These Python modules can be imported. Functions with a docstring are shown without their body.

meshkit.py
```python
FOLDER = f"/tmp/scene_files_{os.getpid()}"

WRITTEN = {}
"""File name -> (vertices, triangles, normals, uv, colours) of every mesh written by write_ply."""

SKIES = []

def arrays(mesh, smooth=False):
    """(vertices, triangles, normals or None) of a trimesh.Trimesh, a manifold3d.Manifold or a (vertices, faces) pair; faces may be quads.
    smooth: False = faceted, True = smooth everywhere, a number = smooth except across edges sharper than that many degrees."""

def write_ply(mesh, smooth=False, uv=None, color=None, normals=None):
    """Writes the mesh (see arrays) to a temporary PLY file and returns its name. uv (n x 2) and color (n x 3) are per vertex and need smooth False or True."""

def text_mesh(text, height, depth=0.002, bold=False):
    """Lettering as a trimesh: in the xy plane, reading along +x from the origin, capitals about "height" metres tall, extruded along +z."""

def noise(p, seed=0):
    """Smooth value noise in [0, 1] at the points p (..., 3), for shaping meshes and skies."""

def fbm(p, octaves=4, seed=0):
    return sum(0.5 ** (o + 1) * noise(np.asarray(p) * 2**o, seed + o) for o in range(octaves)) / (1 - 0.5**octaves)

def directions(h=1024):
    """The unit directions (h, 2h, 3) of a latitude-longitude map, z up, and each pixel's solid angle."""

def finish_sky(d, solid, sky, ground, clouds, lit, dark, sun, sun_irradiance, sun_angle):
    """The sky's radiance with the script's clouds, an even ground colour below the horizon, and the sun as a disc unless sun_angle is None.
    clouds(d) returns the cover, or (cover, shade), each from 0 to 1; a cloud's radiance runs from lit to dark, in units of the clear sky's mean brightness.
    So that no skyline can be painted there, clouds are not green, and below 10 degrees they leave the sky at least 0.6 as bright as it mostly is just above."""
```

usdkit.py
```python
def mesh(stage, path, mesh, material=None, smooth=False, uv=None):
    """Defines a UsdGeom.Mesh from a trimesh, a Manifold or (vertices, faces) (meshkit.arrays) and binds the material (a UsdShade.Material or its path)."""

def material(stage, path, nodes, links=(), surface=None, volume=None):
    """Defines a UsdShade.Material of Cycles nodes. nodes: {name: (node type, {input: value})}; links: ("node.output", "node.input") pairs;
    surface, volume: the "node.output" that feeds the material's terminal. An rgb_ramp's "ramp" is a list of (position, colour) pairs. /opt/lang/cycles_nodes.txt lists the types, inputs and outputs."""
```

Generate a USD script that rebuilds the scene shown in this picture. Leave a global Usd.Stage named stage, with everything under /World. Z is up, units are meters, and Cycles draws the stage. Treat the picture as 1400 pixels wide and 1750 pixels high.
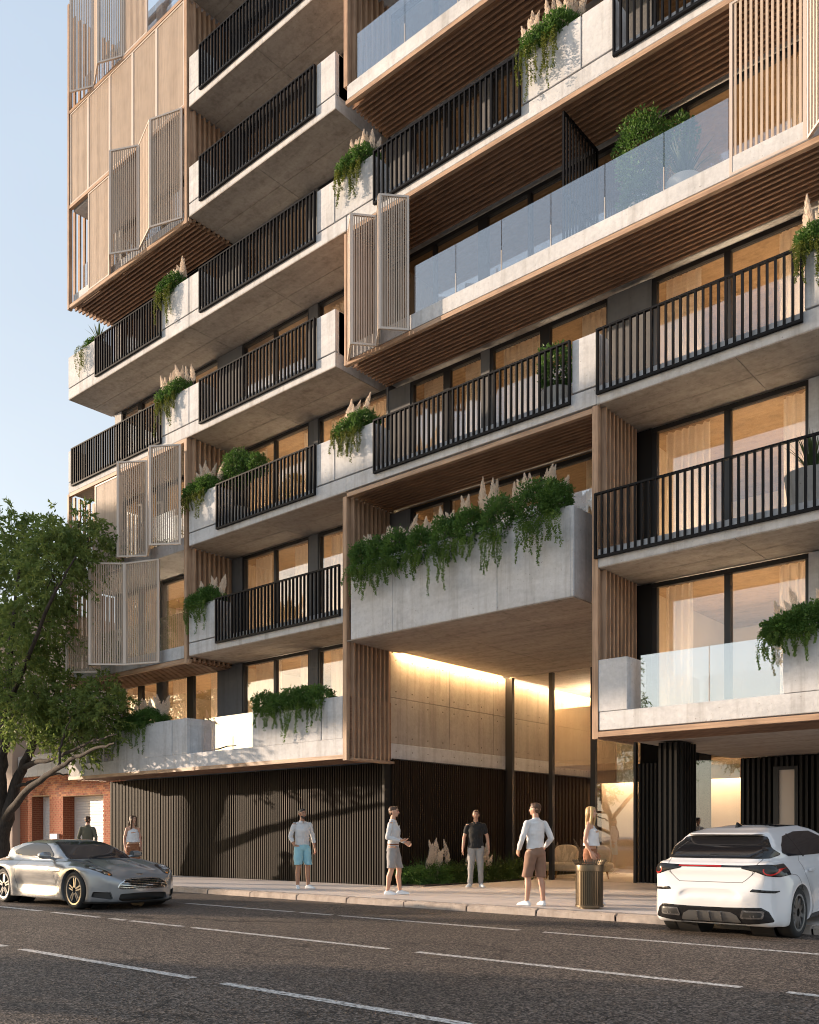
import math, random
import numpy as np
import trimesh, manifold3d, usdkit, meshkit
from manifold3d import Manifold, CrossSection
from pxr import Usd, UsdGeom, UsdLux, UsdShade, Gf, Sdf, Vt

stage = Usd.Stage.CreateInMemory()
UsdGeom.SetStageUpAxis(stage, 'Z'); UsdGeom.SetStageMetersPerUnit(stage, 1.0)
UsdGeom.Xform.Define(stage, '/World'); UsdGeom.Scope.Define(stage, '/World/Looks')
PI = math.pi

# ---------------------------------------------------------------- camera, sky, sun, exposure
CAM_H = 1.33
AZ = math.atan2(1806.4, 1554.8)              # the view turns this far left of the way into the building
cam = UsdGeom.Camera.Define(stage, '/World/camera')
Fv = np.array([-math.cos(AZ), math.sin(AZ), 0]); Rv = np.array([math.sin(AZ), math.cos(AZ), 0])
M = Gf.Matrix4d(*Rv, 0, 0, 0, 1, 0, *(-Fv), 0, 0, 0, CAM_H, 1)
cam.AddTransformOp().Set(M)
cam.CreateHorizontalApertureAttr(36.0); cam.CreateVerticalApertureAttr(45.0)
cam.CreateFocalLengthAttr(36.0 * 1554.5 / 1400)
cam.CreateVerticalApertureOffsetAttr(36.0 * (1429.0 - 875.0) / 1400)
cam.CreateFStopAttr(0.0)
cam.CreateClippingRangeAttr((0.05, 5000.0))
cam.CreateExposureAttr(1.12)

SUN_A, SUN_E = math.radians(67.0), math.radians(9.0)
SUN = np.array([-math.sin(SUN_A) * math.cos(SUN_E), -math.cos(SUN_A) * math.cos(SUN_E), math.sin(SUN_E)])
SKY_ROT = math.atan2(SUN[0], SUN[1])
sky_mat = usdkit.material(stage, '/World/Looks/sky_look', {
    'co': ('texture_coordinate', {}), 'm': ('mapping', {'scale': (1.0, 1.0, 2.2)}),
    'cn': ('noise_texture', {'scale': 1.6, 'detail': 4.0, 'roughness': 0.5}),
    'cr': ('rgb_ramp', {'ramp': [(0.3, (0.46, 0.46, 0.46)), (0.7, (0.60, 0.60, 0.60))]}),
    'sx': ('separate_xyz', {}), 'hz': ('rgb_ramp', {'ramp': [(0.0, (0.55, 0.53, 0.50)), (0.10, (0.51, 0.505, 0.48)), (0.35, (0.425, 0.45, 0.48)), (0.8, (0.34, 0.41, 0.50))]}),
    'hm': ('mix_color', {'blend_type': 'multiply', 'fac': 1.0, 'b': (10.0, 10.0, 10.0), 'use_clamp': False}),
    's': ('sky_texture', {'sky_type': 'single_scattering', 'sun_disc': False, 'sun_elevation': SUN_E, 'sun_rotation': SKY_ROT,
                          'altitude': 50.0, 'air_density': 1.0, 'aerosol_density': 1.8, 'ozone_density': 1.0}),
    'veil': ('mix_color', {'blend_type': 'mix', 'use_clamp': False}),
    'b': ('background_shader', {'strength': 0.112})},
    [('co.generated', 'm.vector'), ('m.vector', 'cn.vector'), ('cn.fac', 'cr.fac'), ('cr.color', 'veil.fac'), ('s.color', 'veil.a'), ('veil.result', 'b.color'), ('co.generated', 'sx.vector'), ('sx.z', 'hz.fac'), ('hz.color', 'hm.a'), ('hm.result', 'veil.b')], surface='b.background')
dome = UsdLux.DomeLight.Define(stage, '/World/sky')
UsdShade.MaterialBindingAPI.Apply(dome.GetPrim()).Bind(sky_mat)
dome.GetPrim().SetCustomDataByKey('kind', 'structure')
sun = UsdLux.DistantLight.Define(stage, '/World/sun')
sun.CreateIntensityAttr(1.02); sun.CreateNormalizeAttr(True) if hasattr(sun, 'CreateNormalizeAttr') else None
sun.CreateAngleAttr(0.5); sun.CreateColorAttr(Gf.Vec3f(1.0, 0.77, 0.56))
zax = Gf.Vec3d(*SUN); rot = Gf.Rotation(Gf.Vec3d(0, 0, 1), zax)
sun.AddTransformOp().Set(Gf.Matrix4d(rot, Gf.Vec3d(0, 0, 0)))

# ---------------------------------------------------------------- naming helpers
USED = {}
def path_for(name, parent=None):
    base = '/World' if parent is None else str(parent.GetPath())
    key = base + '/' + name; n = USED.get(key, 0); USED[key] = n + 1
    return key if n == 0 else f'{key}_{n:03d}'
def keys(p, label=None, cat=None, group=None, kind=None):
    for k, v in (('label', label), ('category', cat), ('group', group), ('kind', kind)):
        if v: p.SetCustomDataByKey(k, v)
    return p
def thing(name, label=None, cat=None, loc=(0, 0, 0), rz=0.0, group=None, kind=None, scale=None):
    x = UsdGeom.Xform.Define(stage, path_for(name))
    x.AddTranslateOp().Set(Gf.Vec3d(*map(float, loc)))
    if rz: x.AddRotateZOp().Set(float(math.degrees(rz)))
    if scale is not None: x.AddScaleOp().Set(Gf.Vec3f(*(scale if np.ndim(scale) else (scale,) * 3)))
    return keys(x.GetPrim(), label, cat, group, kind)
def group_of(name, parent):                       # a part made of sub-parts
    return UsdGeom.Xform.Define(stage, path_for(name, parent)).GetPrim()
def obj(name, mesh, mat, parent=None, smooth=False, label=None, cat=None, group=None, kind=None, subdiv=False):
    if isinstance(mesh, MB): mesh = mesh.out()
    m = usdkit.mesh(stage, path_for(name, parent), mesh, mat, smooth=smooth)
    if subdiv: m.CreateSubdivisionSchemeAttr('catmullClark')
    return keys(m.GetPrim(), label, cat, group, kind)
def copy_of(cls, name, label, cat, loc, rz=0.0, scale=1.0, group=None):
    x = UsdGeom.Xform.Define(stage, path_for(name))
    x.AddTranslateOp().Set(Gf.Vec3d(*map(float, loc)))
    if rz: x.AddRotateZOp().Set(float(math.degrees(rz)))
    if scale is not None: x.AddScaleOp().Set(Gf.Vec3f(*([float(s) for s in scale] if np.ndim(scale) else (float(scale),) * 3)))
    p = x.GetPrim(); p.GetReferences().AddInternalReference(cls.GetPath()); p.SetInstanceable(True)
    return keys(p, label, cat, group)

BOXF = np.array([[0, 2, 1], [0, 3, 2], [4, 5, 6], [4, 6, 7], [0, 1, 5], [0, 5, 4], [1, 2, 6], [1, 6, 5], [2, 3, 7], [2, 7, 6], [3, 0, 4], [3, 4, 7]])
class MB:
    """collects boxes, bars and given meshes into one mesh"""
    def __init__(s): s.v, s.f, s.n = [], [], 0
    def add(s, v, f):
        v = np.asarray(v, float); s.v.append(v); s.f.append(np.asarray(f, int) + s.n); s.n += len(v); return s
    def mesh(s, m): return s.add(m.vertices, m.faces) if hasattr(m, 'vertices') else s.add(*m)
    def man(s, m):
        k = m.to_mesh(); return s.add(k.vert_properties[:, :3], k.tri_verts)
    def box(s, x0, x1, y0, y1, z0, z1):
        return s.add([[x0, y0, z0], [x1, y0, z0], [x1, y1, z0], [x0, y1, z0], [x0, y0, z1], [x1, y0, z1], [x1, y1, z1], [x0, y1, z1]], BOXF)
    def cbox(s, x0, x1, y0, y1, z0, z1, c=0.012):     # chamfered box
        m = rbox(x0, x1, y0, y1, z0, z1, c); return s.man(m)
    def bar(s, a, b, w, d, up=(0, 0, 1)):             # rectangular bar from a to b
        a, b = np.asarray(a, float), np.asarray(b, float); t = (b - a) / np.linalg.norm(b - a)
        u = np.cross(up, t); 
        if np.linalg.norm(u) < 1e-6: u = np.cross((1, 0, 0), t)
        u /= np.linalg.norm(u); w2 = np.cross(t, u)
        c = [(-1, -1), (1, -1), (1, 1), (-1, 1)]
        return s.add([e + u * i * w / 2 + w2 * j * d / 2 for e in (a, b) for i, j in c], BOXF)
    def tube(s, pts, radii, k=6):
        pts = np.asarray(pts, float); radii = np.broadcast_to(radii, len(pts)); n = len(pts)
        t = np.gradient(pts, axis=0); t /= np.linalg.norm(t, axis=1, keepdims=True) + 1e-12
        u = np.cross(t[0], (0.3, 0.2, 1)); u /= np.linalg.norm(u); V = []
        for i in range(n):
            u = u - t[i] * (u @ t[i]); u /= np.linalg.norm(u); w = np.cross(t[i], u)
            a = np.arange(k) * 2 * PI / k
            V.append(pts[i] + radii[i] * (np.cos(a)[:, None] * u + np.sin(a)[:, None] * w))
        V = np.vstack(V + [pts[:1], pts[-1:]]); Fc = []
        for i in range(n - 1):
            for j in range(k):
                a, b, c, d = i * k + j, i * k + (j + 1) % k, (i + 1) * k + (j + 1) % k, (i + 1) * k + j
                Fc += [[a, b, c], [a, c, d]]
        for j in range(k):
            Fc += [[n * k, (j + 1) % k, j], [n * k + 1, (n - 1) * k + j, (n - 1) * k + (j + 1) % k]]
        return s.add(V, Fc)
    def out(s): return (np.vstack(s.v), np.vstack(s.f))
def rbox(x0, x1, y0, y1, z0, z1, c=0.012):
    pts = []
    for x, sx in ((x0, 1), (x1, -1)):
        for y, sy in ((y0, 1), (y1, -1)):
            for z, sz in ((z0, 1), (z1, -1)):
                pts += [[x + sx * c, y + sy * c, z], [x + sx * c, y, z + sz * c], [x, y + sy * c, z + sz * c]]
    return Manifold.hull_points(np.array(pts, np.float32))

# ---------------------------------------------------------------- materials
MATS = {}
def mat(name, nodes, links=(), surface='p.BSDF', **k):
    MATS[name] = usdkit.material(stage, '/World/Looks/' + name, nodes, links, surface=surface, **k); return MATS[name]
def plain(name, col, rough=0.5, metal=0.0, **k):
    return mat(name, {'p': ('principled_bsdf', {'base_color': col, 'roughness': rough, 'metallic': metal, **k})})

def concrete(name, lo, hi, stretch=(0.6, 0.6, 2.2), rough=0.8):
    return mat(name, {
        'g': ('geometry', {}), 'm': ('mapping', {'scale': stretch}),
        'n1': ('noise_texture', {'scale': 0.9, 'detail': 8.0, 'roughness': 0.62, 'distortion': 0.6}),
        'n2': ('noise_texture', {'scale': 11.0, 'detail': 5.0, 'roughness': 0.7}),
        'mx': ('math', {'math_type': 'multiply_add', 'value2': 0.45, 'value3': 0.0}),
        'ad': ('math', {'math_type': 'multiply_add', 'value2': 0.6}),
        'r': ('rgb_ramp', {'ramp': [(0.3, lo), (0.52, tuple((a + b) / 2 for a, b in zip(lo, hi))), (0.75, hi)]}),
        'n3': ('noise_texture', {'scale': 21.0, 'detail': 2.0, 'roughness': 0.5}),
        'r3': ('rgb_ramp', {'ramp': [(0.0, (1, 1, 1)), (0.69, (1, 1, 1)), (0.73, (0.66, 0.64, 0.62)), (1.0, (0.5, 0.48, 0.46))]}),
        'm4': ('mapping', {'scale': (5.0, 5.0, 0.35)}), 'n4': ('noise_texture', {'scale': 1.0, 'detail': 5.0, 'roughness': 0.6}),
        'r4': ('rgb_ramp', {'ramp': [(0.28, (0.74, 0.72, 0.70)), (0.5, (1, 1, 1)), (1.0, (1.04, 1.04, 1.05))]}),
        'mul': ('mix_color', {'blend_type': 'multiply', 'fac': 1.0}), 'mu4': ('mix_color', {'blend_type': 'multiply', 'fac': 1.0}),
        'bu': ('bump', {'strength': 0.35, 'distance': 0.02}),
        'p': ('principled_bsdf', {'roughness': rough, 'specular_ior_level': 0.3})},
        [('g.position', 'm.vector'), ('m.vector', 'n1.vector'), ('g.position', 'n2.vector'), ('g.position', 'n3.vector'),
         ('n2.fac', 'mx.value1'), ('n1.fac', 'ad.value1'), ('mx.value', 'ad.value3'), ('ad.value', 'r.fac'),
         ('n3.fac', 'r3.fac'), ('r.color', 'mul.a'), ('r3.color', 'mul.b'), ('g.position', 'm4.vector'), ('m4.vector', 'n4.vector'), ('n4.fac', 'r4.fac'), ('mul.result', 'mu4.a'), ('r4.color', 'mu4.b'), ('mu4.result', 'p.base_color'),
         ('n2.fac', 'bu.height'), ('bu.normal', 'p.normal')])
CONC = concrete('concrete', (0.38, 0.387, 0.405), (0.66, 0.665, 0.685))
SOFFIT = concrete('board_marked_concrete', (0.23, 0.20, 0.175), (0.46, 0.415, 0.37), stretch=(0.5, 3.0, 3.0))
WALLC = concrete('fair_faced_concrete', (0.30, 0.27, 0.24), (0.50, 0.45, 0.40), stretch=(1.2, 1.2, 0.8))
def wood(name, axis, lo, hi):
    sc = {'x': (1.2, 30, 30), 'y': (30, 1.2, 30), 'z': (30, 30, 1.2)}[axis]
    return mat(name, {
        'g': ('geometry', {}), 'm': ('mapping', {'scale': sc}),
        'n': ('noise_texture', {'scale': 1.0, 'detail': 6.0, 'roughness': 0.6, 'distortion': 0.4}),
        'n2': ('noise_texture', {'scale': 3.0, 'detail': 2.0}),
        'k': ('math', {'math_type': 'multiply_add', 'value2': 0.35}),
        'r': ('rgb_ramp', {'ramp': [(0.38, lo), (0.78, hi)]}),
        'bu': ('bump', {'strength': 0.3, 'distance': 0.006}),
        'p': ('principled_bsdf', {'roughness': 0.55, 'specular_ior_level': 0.35})},
        [('g.position', 'm.vector'), ('m.vector', 'n.vector'), ('g.position', 'n2.vector'), ('n2.fac', 'k.value1'), ('n.fac', 'k.value3'),
         ('k.value', 'r.fac'), ('r.color', 'p.base_color'), ('n.fac', 'bu.height'), ('bu.normal', 'p.normal')])
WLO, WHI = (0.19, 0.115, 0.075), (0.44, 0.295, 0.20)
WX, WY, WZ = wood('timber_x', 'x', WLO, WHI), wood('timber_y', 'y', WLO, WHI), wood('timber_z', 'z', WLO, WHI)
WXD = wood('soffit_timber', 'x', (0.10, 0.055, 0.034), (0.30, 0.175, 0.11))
SCREEN = wood('screen_timber', 'z', (0.36, 0.285, 0.225), (0.50, 0.405, 0.33))
FRAME = plain('screen_frame_metal', (0.56, 0.48, 0.42), 0.42, 0.15)
IRON = plain('black_railing_steel', (0.006, 0.006, 0.0075), 0.5, 0, specular_ior_level=0.12)
MULL = plain('black_window_frame', (0.014, 0.013, 0.014), 0.4)
BATTEN = mat('bronze_batten', {
    'g': ('geometry', {}), 'm': ('mapping', {'scale': (8, 8, 0.7)}), 'n': ('noise_texture', {'scale': 2.0, 'detail': 4.0}),
    'r': ('rgb_ramp', {'ramp': [(0.35, (0.013, 0.0095, 0.0068)), (0.7, (0.032, 0.024, 0.0175))]}),
    'p': ('principled_bsdf', {'roughness': 0.6, 'specular_ior_level': 0.2})},
    [('g.position', 'm.vector'), ('m.vector', 'n.vector'), ('n.fac', 'r.fac'), ('r.color', 'p.base_color')])
RECESSB = plain('dark_bronze_batten', (0.030, 0.018, 0.011), 0.6, 0, specular_ior_level=0.2)
DARKB = plain('dark_batten', (0.013, 0.0115, 0.0105), 0.5, 0, specular_ior_level=0.3)
BACKING = plain('black_backing', (0.006, 0.0055, 0.005), 0.8, 0, specular_ior_level=0.1)
GREYW = concrete('grey_render', (0.105, 0.105, 0.11), (0.15, 0.148, 0.15))
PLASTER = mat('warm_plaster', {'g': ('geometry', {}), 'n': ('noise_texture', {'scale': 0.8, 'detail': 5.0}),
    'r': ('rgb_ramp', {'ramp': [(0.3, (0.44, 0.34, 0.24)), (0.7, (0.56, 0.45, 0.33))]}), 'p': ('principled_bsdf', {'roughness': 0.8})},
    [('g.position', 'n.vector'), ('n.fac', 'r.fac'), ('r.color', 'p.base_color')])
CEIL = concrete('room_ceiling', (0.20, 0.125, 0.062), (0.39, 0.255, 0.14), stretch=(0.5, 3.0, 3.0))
FLOORI = plain('room_floor', (0.40, 0.30, 0.21), 0.5)
def pane(name, lo, hi, tint):
    """coated glazing: reflects the share lo face on, more and more towards grazing"""
    return mat(name, {'f': ('layer_weight', {'blend': 0.5}), 'w': ('math', {'math_type': 'power', 'value2': 2.6}), 'k': ('math', {'math_type': 'multiply_add', 'value2': hi, 'value3': lo, 'use_clamp': True}),
                      't': ('transparent_bsdf', {'color': tint}), 'g': ('glossy_bsdf', {'color': (0.93, 0.96, 1.0), 'roughness': 0.0, 'distribution': 'ggx'}), 'x': ('mix_closure', {})},
                      [('f.facing', 'w.value1'), ('w.value', 'k.value1'), ('k.value', 'x.fac'), ('t.BSDF', 'x.closure1'), ('g.BSDF', 'x.closure2')], surface='x.closure')
GLASS = pane('window_glass', 0.14, 0.75, (0.97, 0.97, 0.96))
COATG = pane('mirror_coated_glass', 0.42, 0.9, (0.95, 0.96, 0.97))
BALG = pane('balustrade_glass', 0.17, 0.85, (0.95, 0.965, 0.97))
def lamp_mat(name, col, s):
    return mat(name, {'e': ('emission', {'color': col, 'strength': s})}, surface='e.emission')
CURTAIN = mat('sheer_curtain', {
    'd': ('diffuse_bsdf', {'color': (0.86, 0.76, 0.64)}), 't': ('translucent_bsdf', {'color': (0.92, 0.78, 0.62)}), 'x': ('mix_closure', {'fac': 0.5}),
    'tr': ('transparent_bsdf', {'color': (1, 1, 1)}), 'y': ('mix_closure', {'fac': 0.10})},
    [('d.BSDF', 'x.closure1'), ('t.BSDF', 'x.closure2'), ('x.closure', 'y.closure1'), ('tr.BSDF', 'y.closure2')], surface='y.closure')
SOIL = plain('soil', (0.05, 0.035, 0.025), 0.95)

# ---------------------------------------------------------------- ground, road, pavement, kerb
YK, YKF = 13.12, 12.84
ASPH = mat('asphalt', {
    'g': ('geometry', {}),
    'v': ('voronoi_texture', {'feature': 'f1', 'scale': 58.0}), 'vc': ('separate_xyz', {}),
    'n': ('noise_texture', {'scale': 30.0, 'detail': 4.0, 'roughness': 0.65}), 'na': ('math', {'math_type': 'multiply_add', 'value2': 0.42}), 'nb': ('math', {'math_type': 'multiply_add', 'value2': 0.55, 'value3': 0.0}),
    'n2': ('noise_texture', {'scale': 0.35, 'detail': 6.0, 'roughness': 0.6}),
    'r': ('rgb_ramp', {'ramp': [(0.22, (0.012, 0.010, 0.008)), (0.46, (0.058, 0.047, 0.040)), (0.62, (0.15, 0.122, 0.104)), (0.8, (0.30, 0.25, 0.215))]}),
    'r2': ('rgb_ramp', {'ramp': [(0.3, (0.72, 0.70, 0.70)), (0.7, (1.15, 1.12, 1.1))]}),
    'mu': ('mix_color', {'blend_type': 'multiply', 'fac': 1.0, 'use_clamp': False}),
    'dm': ('mapping', {'scale': (0.35, 0.8, 1)}), 'nd': ('noise_texture', {'scale': 1.4, 'detail': 5.0}), 
    'ck': ('voronoi_texture', {'feature': 'distance_to_edge', 'scale': 0.62}),
    'va': ('vector_math', {'math_type': 'multiply_add', 'vector2': (0.9, 0.9, 0.0)}),
    'rc': ('rgb_ramp', {'ramp': [(0.0, (0.25, 0.24, 0.24)), (0.004, (0.4, 0.4, 0.4)), (0.009, (1, 1, 1)), (1, (1, 1, 1))]}),
    'nm': ('noise_texture', {'scale': 0.22, 'detail': 2.0}), 'rm': ('rgb_ramp', {'ramp': [(0.43, (0, 0, 0)), (0.50, (1, 1, 1))]}),
    'mc': ('mix_color', {'blend_type': 'multiply'}),
    'bu': ('bump', {'strength': 0.8, 'distance': 0.012}),
    'p': ('principled_bsdf', {'roughness': 0.72, 'specular_ior_level': 0.35})},
    [('g.position', 'v.vector'), ('g.position', 'n.vector'), ('g.position', 'n2.vector'), ('v.color', 'vc.vector'), ('vc.x', 'nb.value1'), ('n.fac', 'na.value1'), ('nb.value', 'na.value3'), ('na.value', 'r.fac'), ('n2.fac', 'r2.fac'), ('r.color', 'mu.a'), ('r2.color', 'mu.b'),
     ('g.position', 'dm.vector'), ('g.position', 'nd.vector'), ('nd.color', 'va.vector1'), ('dm.vector', 'va.vector3'), ('va.vector', 'ck.vector'), ('ck.distance', 'rc.fac'), ('g.position', 'nm.vector'), ('nm.fac', 'rm.fac'), ('rm.color', 'mc.fac'),
     ('mu.result', 'mc.a'), ('rc.color', 'mc.b'), ('mc.result', 'p.base_color'), ('v.distance', 'bu.height'), ('bu.normal', 'p.normal')])
PAVE = mat('pavement_concrete', {'g': ('geometry', {}), 'n': ('noise_texture', {'scale': 1.3, 'detail': 8.0, 'roughness': 0.65}), 'n2': ('noise_texture', {'scale': 40.0, 'detail': 3.0}),
    'k': ('math', {'math_type': 'multiply_add', 'value2': 0.3}),
    'r': ('rgb_ramp', {'ramp': [(0.4, (0.52, 0.46, 0.43)), (0.9, (0.72, 0.65, 0.61))]}), 'bu': ('bump', {'strength': 0.2, 'distance': 0.01}), 'p': ('principled_bsdf', {'roughness': 0.6})},
    [('g.position', 'n.vector'), ('g.position', 'n2.vector'), ('n2.fac', 'k.value1'), ('n.fac', 'k.value3'), ('k.value', 'r.fac'), ('r.color', 'p.base_color'), ('n2.fac', 'bu.height'), ('bu.normal', 'p.normal')])
KERB = concrete('kerb_stone_granite', (0.30, 0.25, 0.22), (0.52, 0.45, 0.40), stretch=(3, 3, 3))
def worn_paint(name, c):
    return mat(name, {'g': ('geometry', {}), 'n': ('noise_texture', {'scale': 22.0, 'detail': 6.0, 'roughness': 0.75}), 'r': ('rgb_ramp', {'ramp': [(0.40, (0.10, 0.085, 0.075)), (0.55, c)]}),
        'p': ('principled_bsdf', {'roughness': 0.65})}, [('g.position', 'n.vector'), ('n.fac', 'r.fac'), ('r.color', 'p.base_color')])
PAINT = worn_paint('road_paint', (0.66, 0.64, 0.62))
def sheet(x0, x1, y0, y1, z):
    return (np.array([[x0, y0, z], [x1, y0, z], [x1, y1, z], [x0, y1, z]], float), np.array([[0, 1, 2], [0, 2, 3]]))
GROUNDM = plain('ground_earth', (0.36, 0.33, 0.29), 0.95)
obj('ground', sheet(-1500, 1500, -1500, 1500, -0.05), GROUNDM, kind='structure')
obj('road', sheet(-400, 200, -1.2, YKF + 0.01, 0.0), ASPH, kind='structure')
m = MB(); m.box(-29.2, 40, YK - 0.01, 40, -0.2, 0.116); m.box(-400, -29.2, YK - 0.01, 17.5, -0.2, 0.116)
obj('pavement', m, PAVE, kind='structure')
obj('opposite_pavement', MB().box(-400, 200, -5.0, -1.2, -0.2, 0.12), PAVE, kind='structure')
kerb = thing('kerb', kind='structure')
rng = random.Random(5); x = -32.0
while x < 3:
    L = 1.48 + rng.uniform(-0.03, 0.03); ke = rng.uniform(-0.006, 0.006)
    b = trimesh.creation.box((L - 0.035, 0.28, 0.30)); b = b.subdivide_to_size(0.08)
    v = b.vertices.copy(); v += [x + L / 2, (YK + YKF) / 2 + ke, 0.12 - 0.15 + rng.uniform(-0.004, 0.004)]
    top = (v[:, 2] > 0.09) & (v[:, 1] < YKF + 0.05)
    v[top, 2] -= 0.018; v[top, 1] += 0.012
    v += (meshkit.fbm(v * 9, 3)[:, None] - 0.5) * np.array([0.02, 0.022, 0.016])
    obj('kerb_stone', (v, b.faces), KERB, kerb, smooth=40); x += L
obj('kerb_bed', MB().box(-400, 200, YKF + 0.03, YK - 0.01, -0.2, 0.07), BACKING, kerb)
marks = thing('road_markings', kind='structure')
def dash(x0, x1, y, w=0.11):
    obj('dash', sheet(x0, x1, y - w / 2, y + w / 2, 0.004), PAINT, marks)
for a, b in ((-22, -18.5), (-14.4, -10.83), (-10.42, -7.08), (-6.63, -2.6), (-1.8, 2)): dash(a, b, 5.12)
for a, b in ((-24, -19.0), (-18.8, -15.46), (-15.05, -13.53), (-13.21, -12.76), (-12.6, -11.65), (-11.61, -11.24), (-10.99, -7.16), (-6.73, -3.0), (-2.61, 1)): dash(a, b, 7.95)
for a, b in ((-21, -16), (-15.06, -11.91), (-11.75, -10.95), (-10.79, -7.19), (-6.8, -2.0), (-1.6, 2)): dash(a, b, 10.74)
# the block across the street, raised on columns, whose shadow lies on the lower storeys
opp = thing('office_block', 'long pale office block raised on columns across the street', 'building')
obj('wall', MB().box(-92, -52, -8.5, -6, 13.4, 18.5).box(-92, -76, -8.4, -6.1, 18.5, 20.2), PLASTER, opp)
for i in range(4):
    obj('column', MB().box(-91.5 + i * 12.9, -90.9 + i * 12.9, -7.6, -7.0, 0, 13.4), PLASTER, opp)

# ---------------------------------------------------------------- the apartment building
YF, YW = 15.1, 16.65
ZB = {1: 3.20, 2: 6.31, 3: 9.35, 4: 12.39, 5: 15.43, 6: 18.47, 7: 21.51, 8: 24.55, 9: 27.59}
XA, XB, XC, XD, XE = -27.55, -21.15, -14.95, -8.40, 2.0
bld = thing('apartment_building', 'tall apartment building of concrete balconies, timber slatted boxes and black railings', 'building')
LAMPS = {}
def lampm(s):
    if s not in LAMPS: LAMPS[s] = lamp_mat('room_lamp_%d' % round(s * 10), (1.0, 0.74, 0.48), s)
    return LAMPS[s]
# --- slabs
FASC = {}
def slab(x0, x1, k, soffit='conc', z0=None, right_end=False, back=24.0, h=0.35):
    z = ZB[k] if z0 is None else z0
    s = obj('floor_slab', MB().cbox(x0, x1, YF, back, z + 0.02, z + h, 0.008), CONC, bld)
    if soffit == 'conc':                       # formwork panels with open joints between them
        n = max(2, round((x1 - x0) / 2.6)); w = (x1 - x0) / n
        for i in range(n):
            for a, b in ((YF + 0.004, 15.95), (15.95, YW)):
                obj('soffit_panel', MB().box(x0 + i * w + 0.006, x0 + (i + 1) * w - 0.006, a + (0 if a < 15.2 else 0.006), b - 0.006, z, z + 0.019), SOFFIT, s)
    return s
def timber_soffit(x0, x1, z, y1=YW, edge=True):
    g = group_of('timber_soffit', bld)
    obj('backing', MB().box(x0 + 0.02, x1 - 0.02, YF + 0.09, y1, z + 0.125, z + 0.14), BACKING, g)
    obj('edge_strip', MB().box(x0, x1, YF - 0.012, YF + 0.085, z - 0.0, z + 0.095), WX, g)
    n = int((y1 - YF - 0.16) / 0.128)
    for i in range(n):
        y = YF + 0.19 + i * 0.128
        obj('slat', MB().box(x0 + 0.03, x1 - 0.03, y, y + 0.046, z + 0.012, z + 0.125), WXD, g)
def fin_wall(x, z0, z1, y0=YF, y1=YW, side=1, backing=True, pitch=0.165, post=True):
    """upright fins on the side wall x, standing out to the right (side 1)"""
    g = group_of('timber_fin_wall', bld)
    if backing: obj('backing', MB().box(x - 0.03 * side if side > 0 else x, x if side > 0 else x + 0.03, y0 + 0.1, y1, z0, z1), WZ, g)
    if post: obj('edge_post', MB().box(x - 0.09, x + 0.03, y0 - 0.015, y0 + 0.085, z0 - 0.06, z1 + 0.0), WZ, g)
    n = int((y1 - y0 - 0.12) / pitch)
    for i in range(n):
        y = y0 + 0.15 + i * pitch
        obj('fin', MB().box(x if side > 0 else x - 0.11, x + 0.11 if side > 0 else x, y, y + 0.05, z0, z1), WZ, g)
NBAL = [0]
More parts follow.
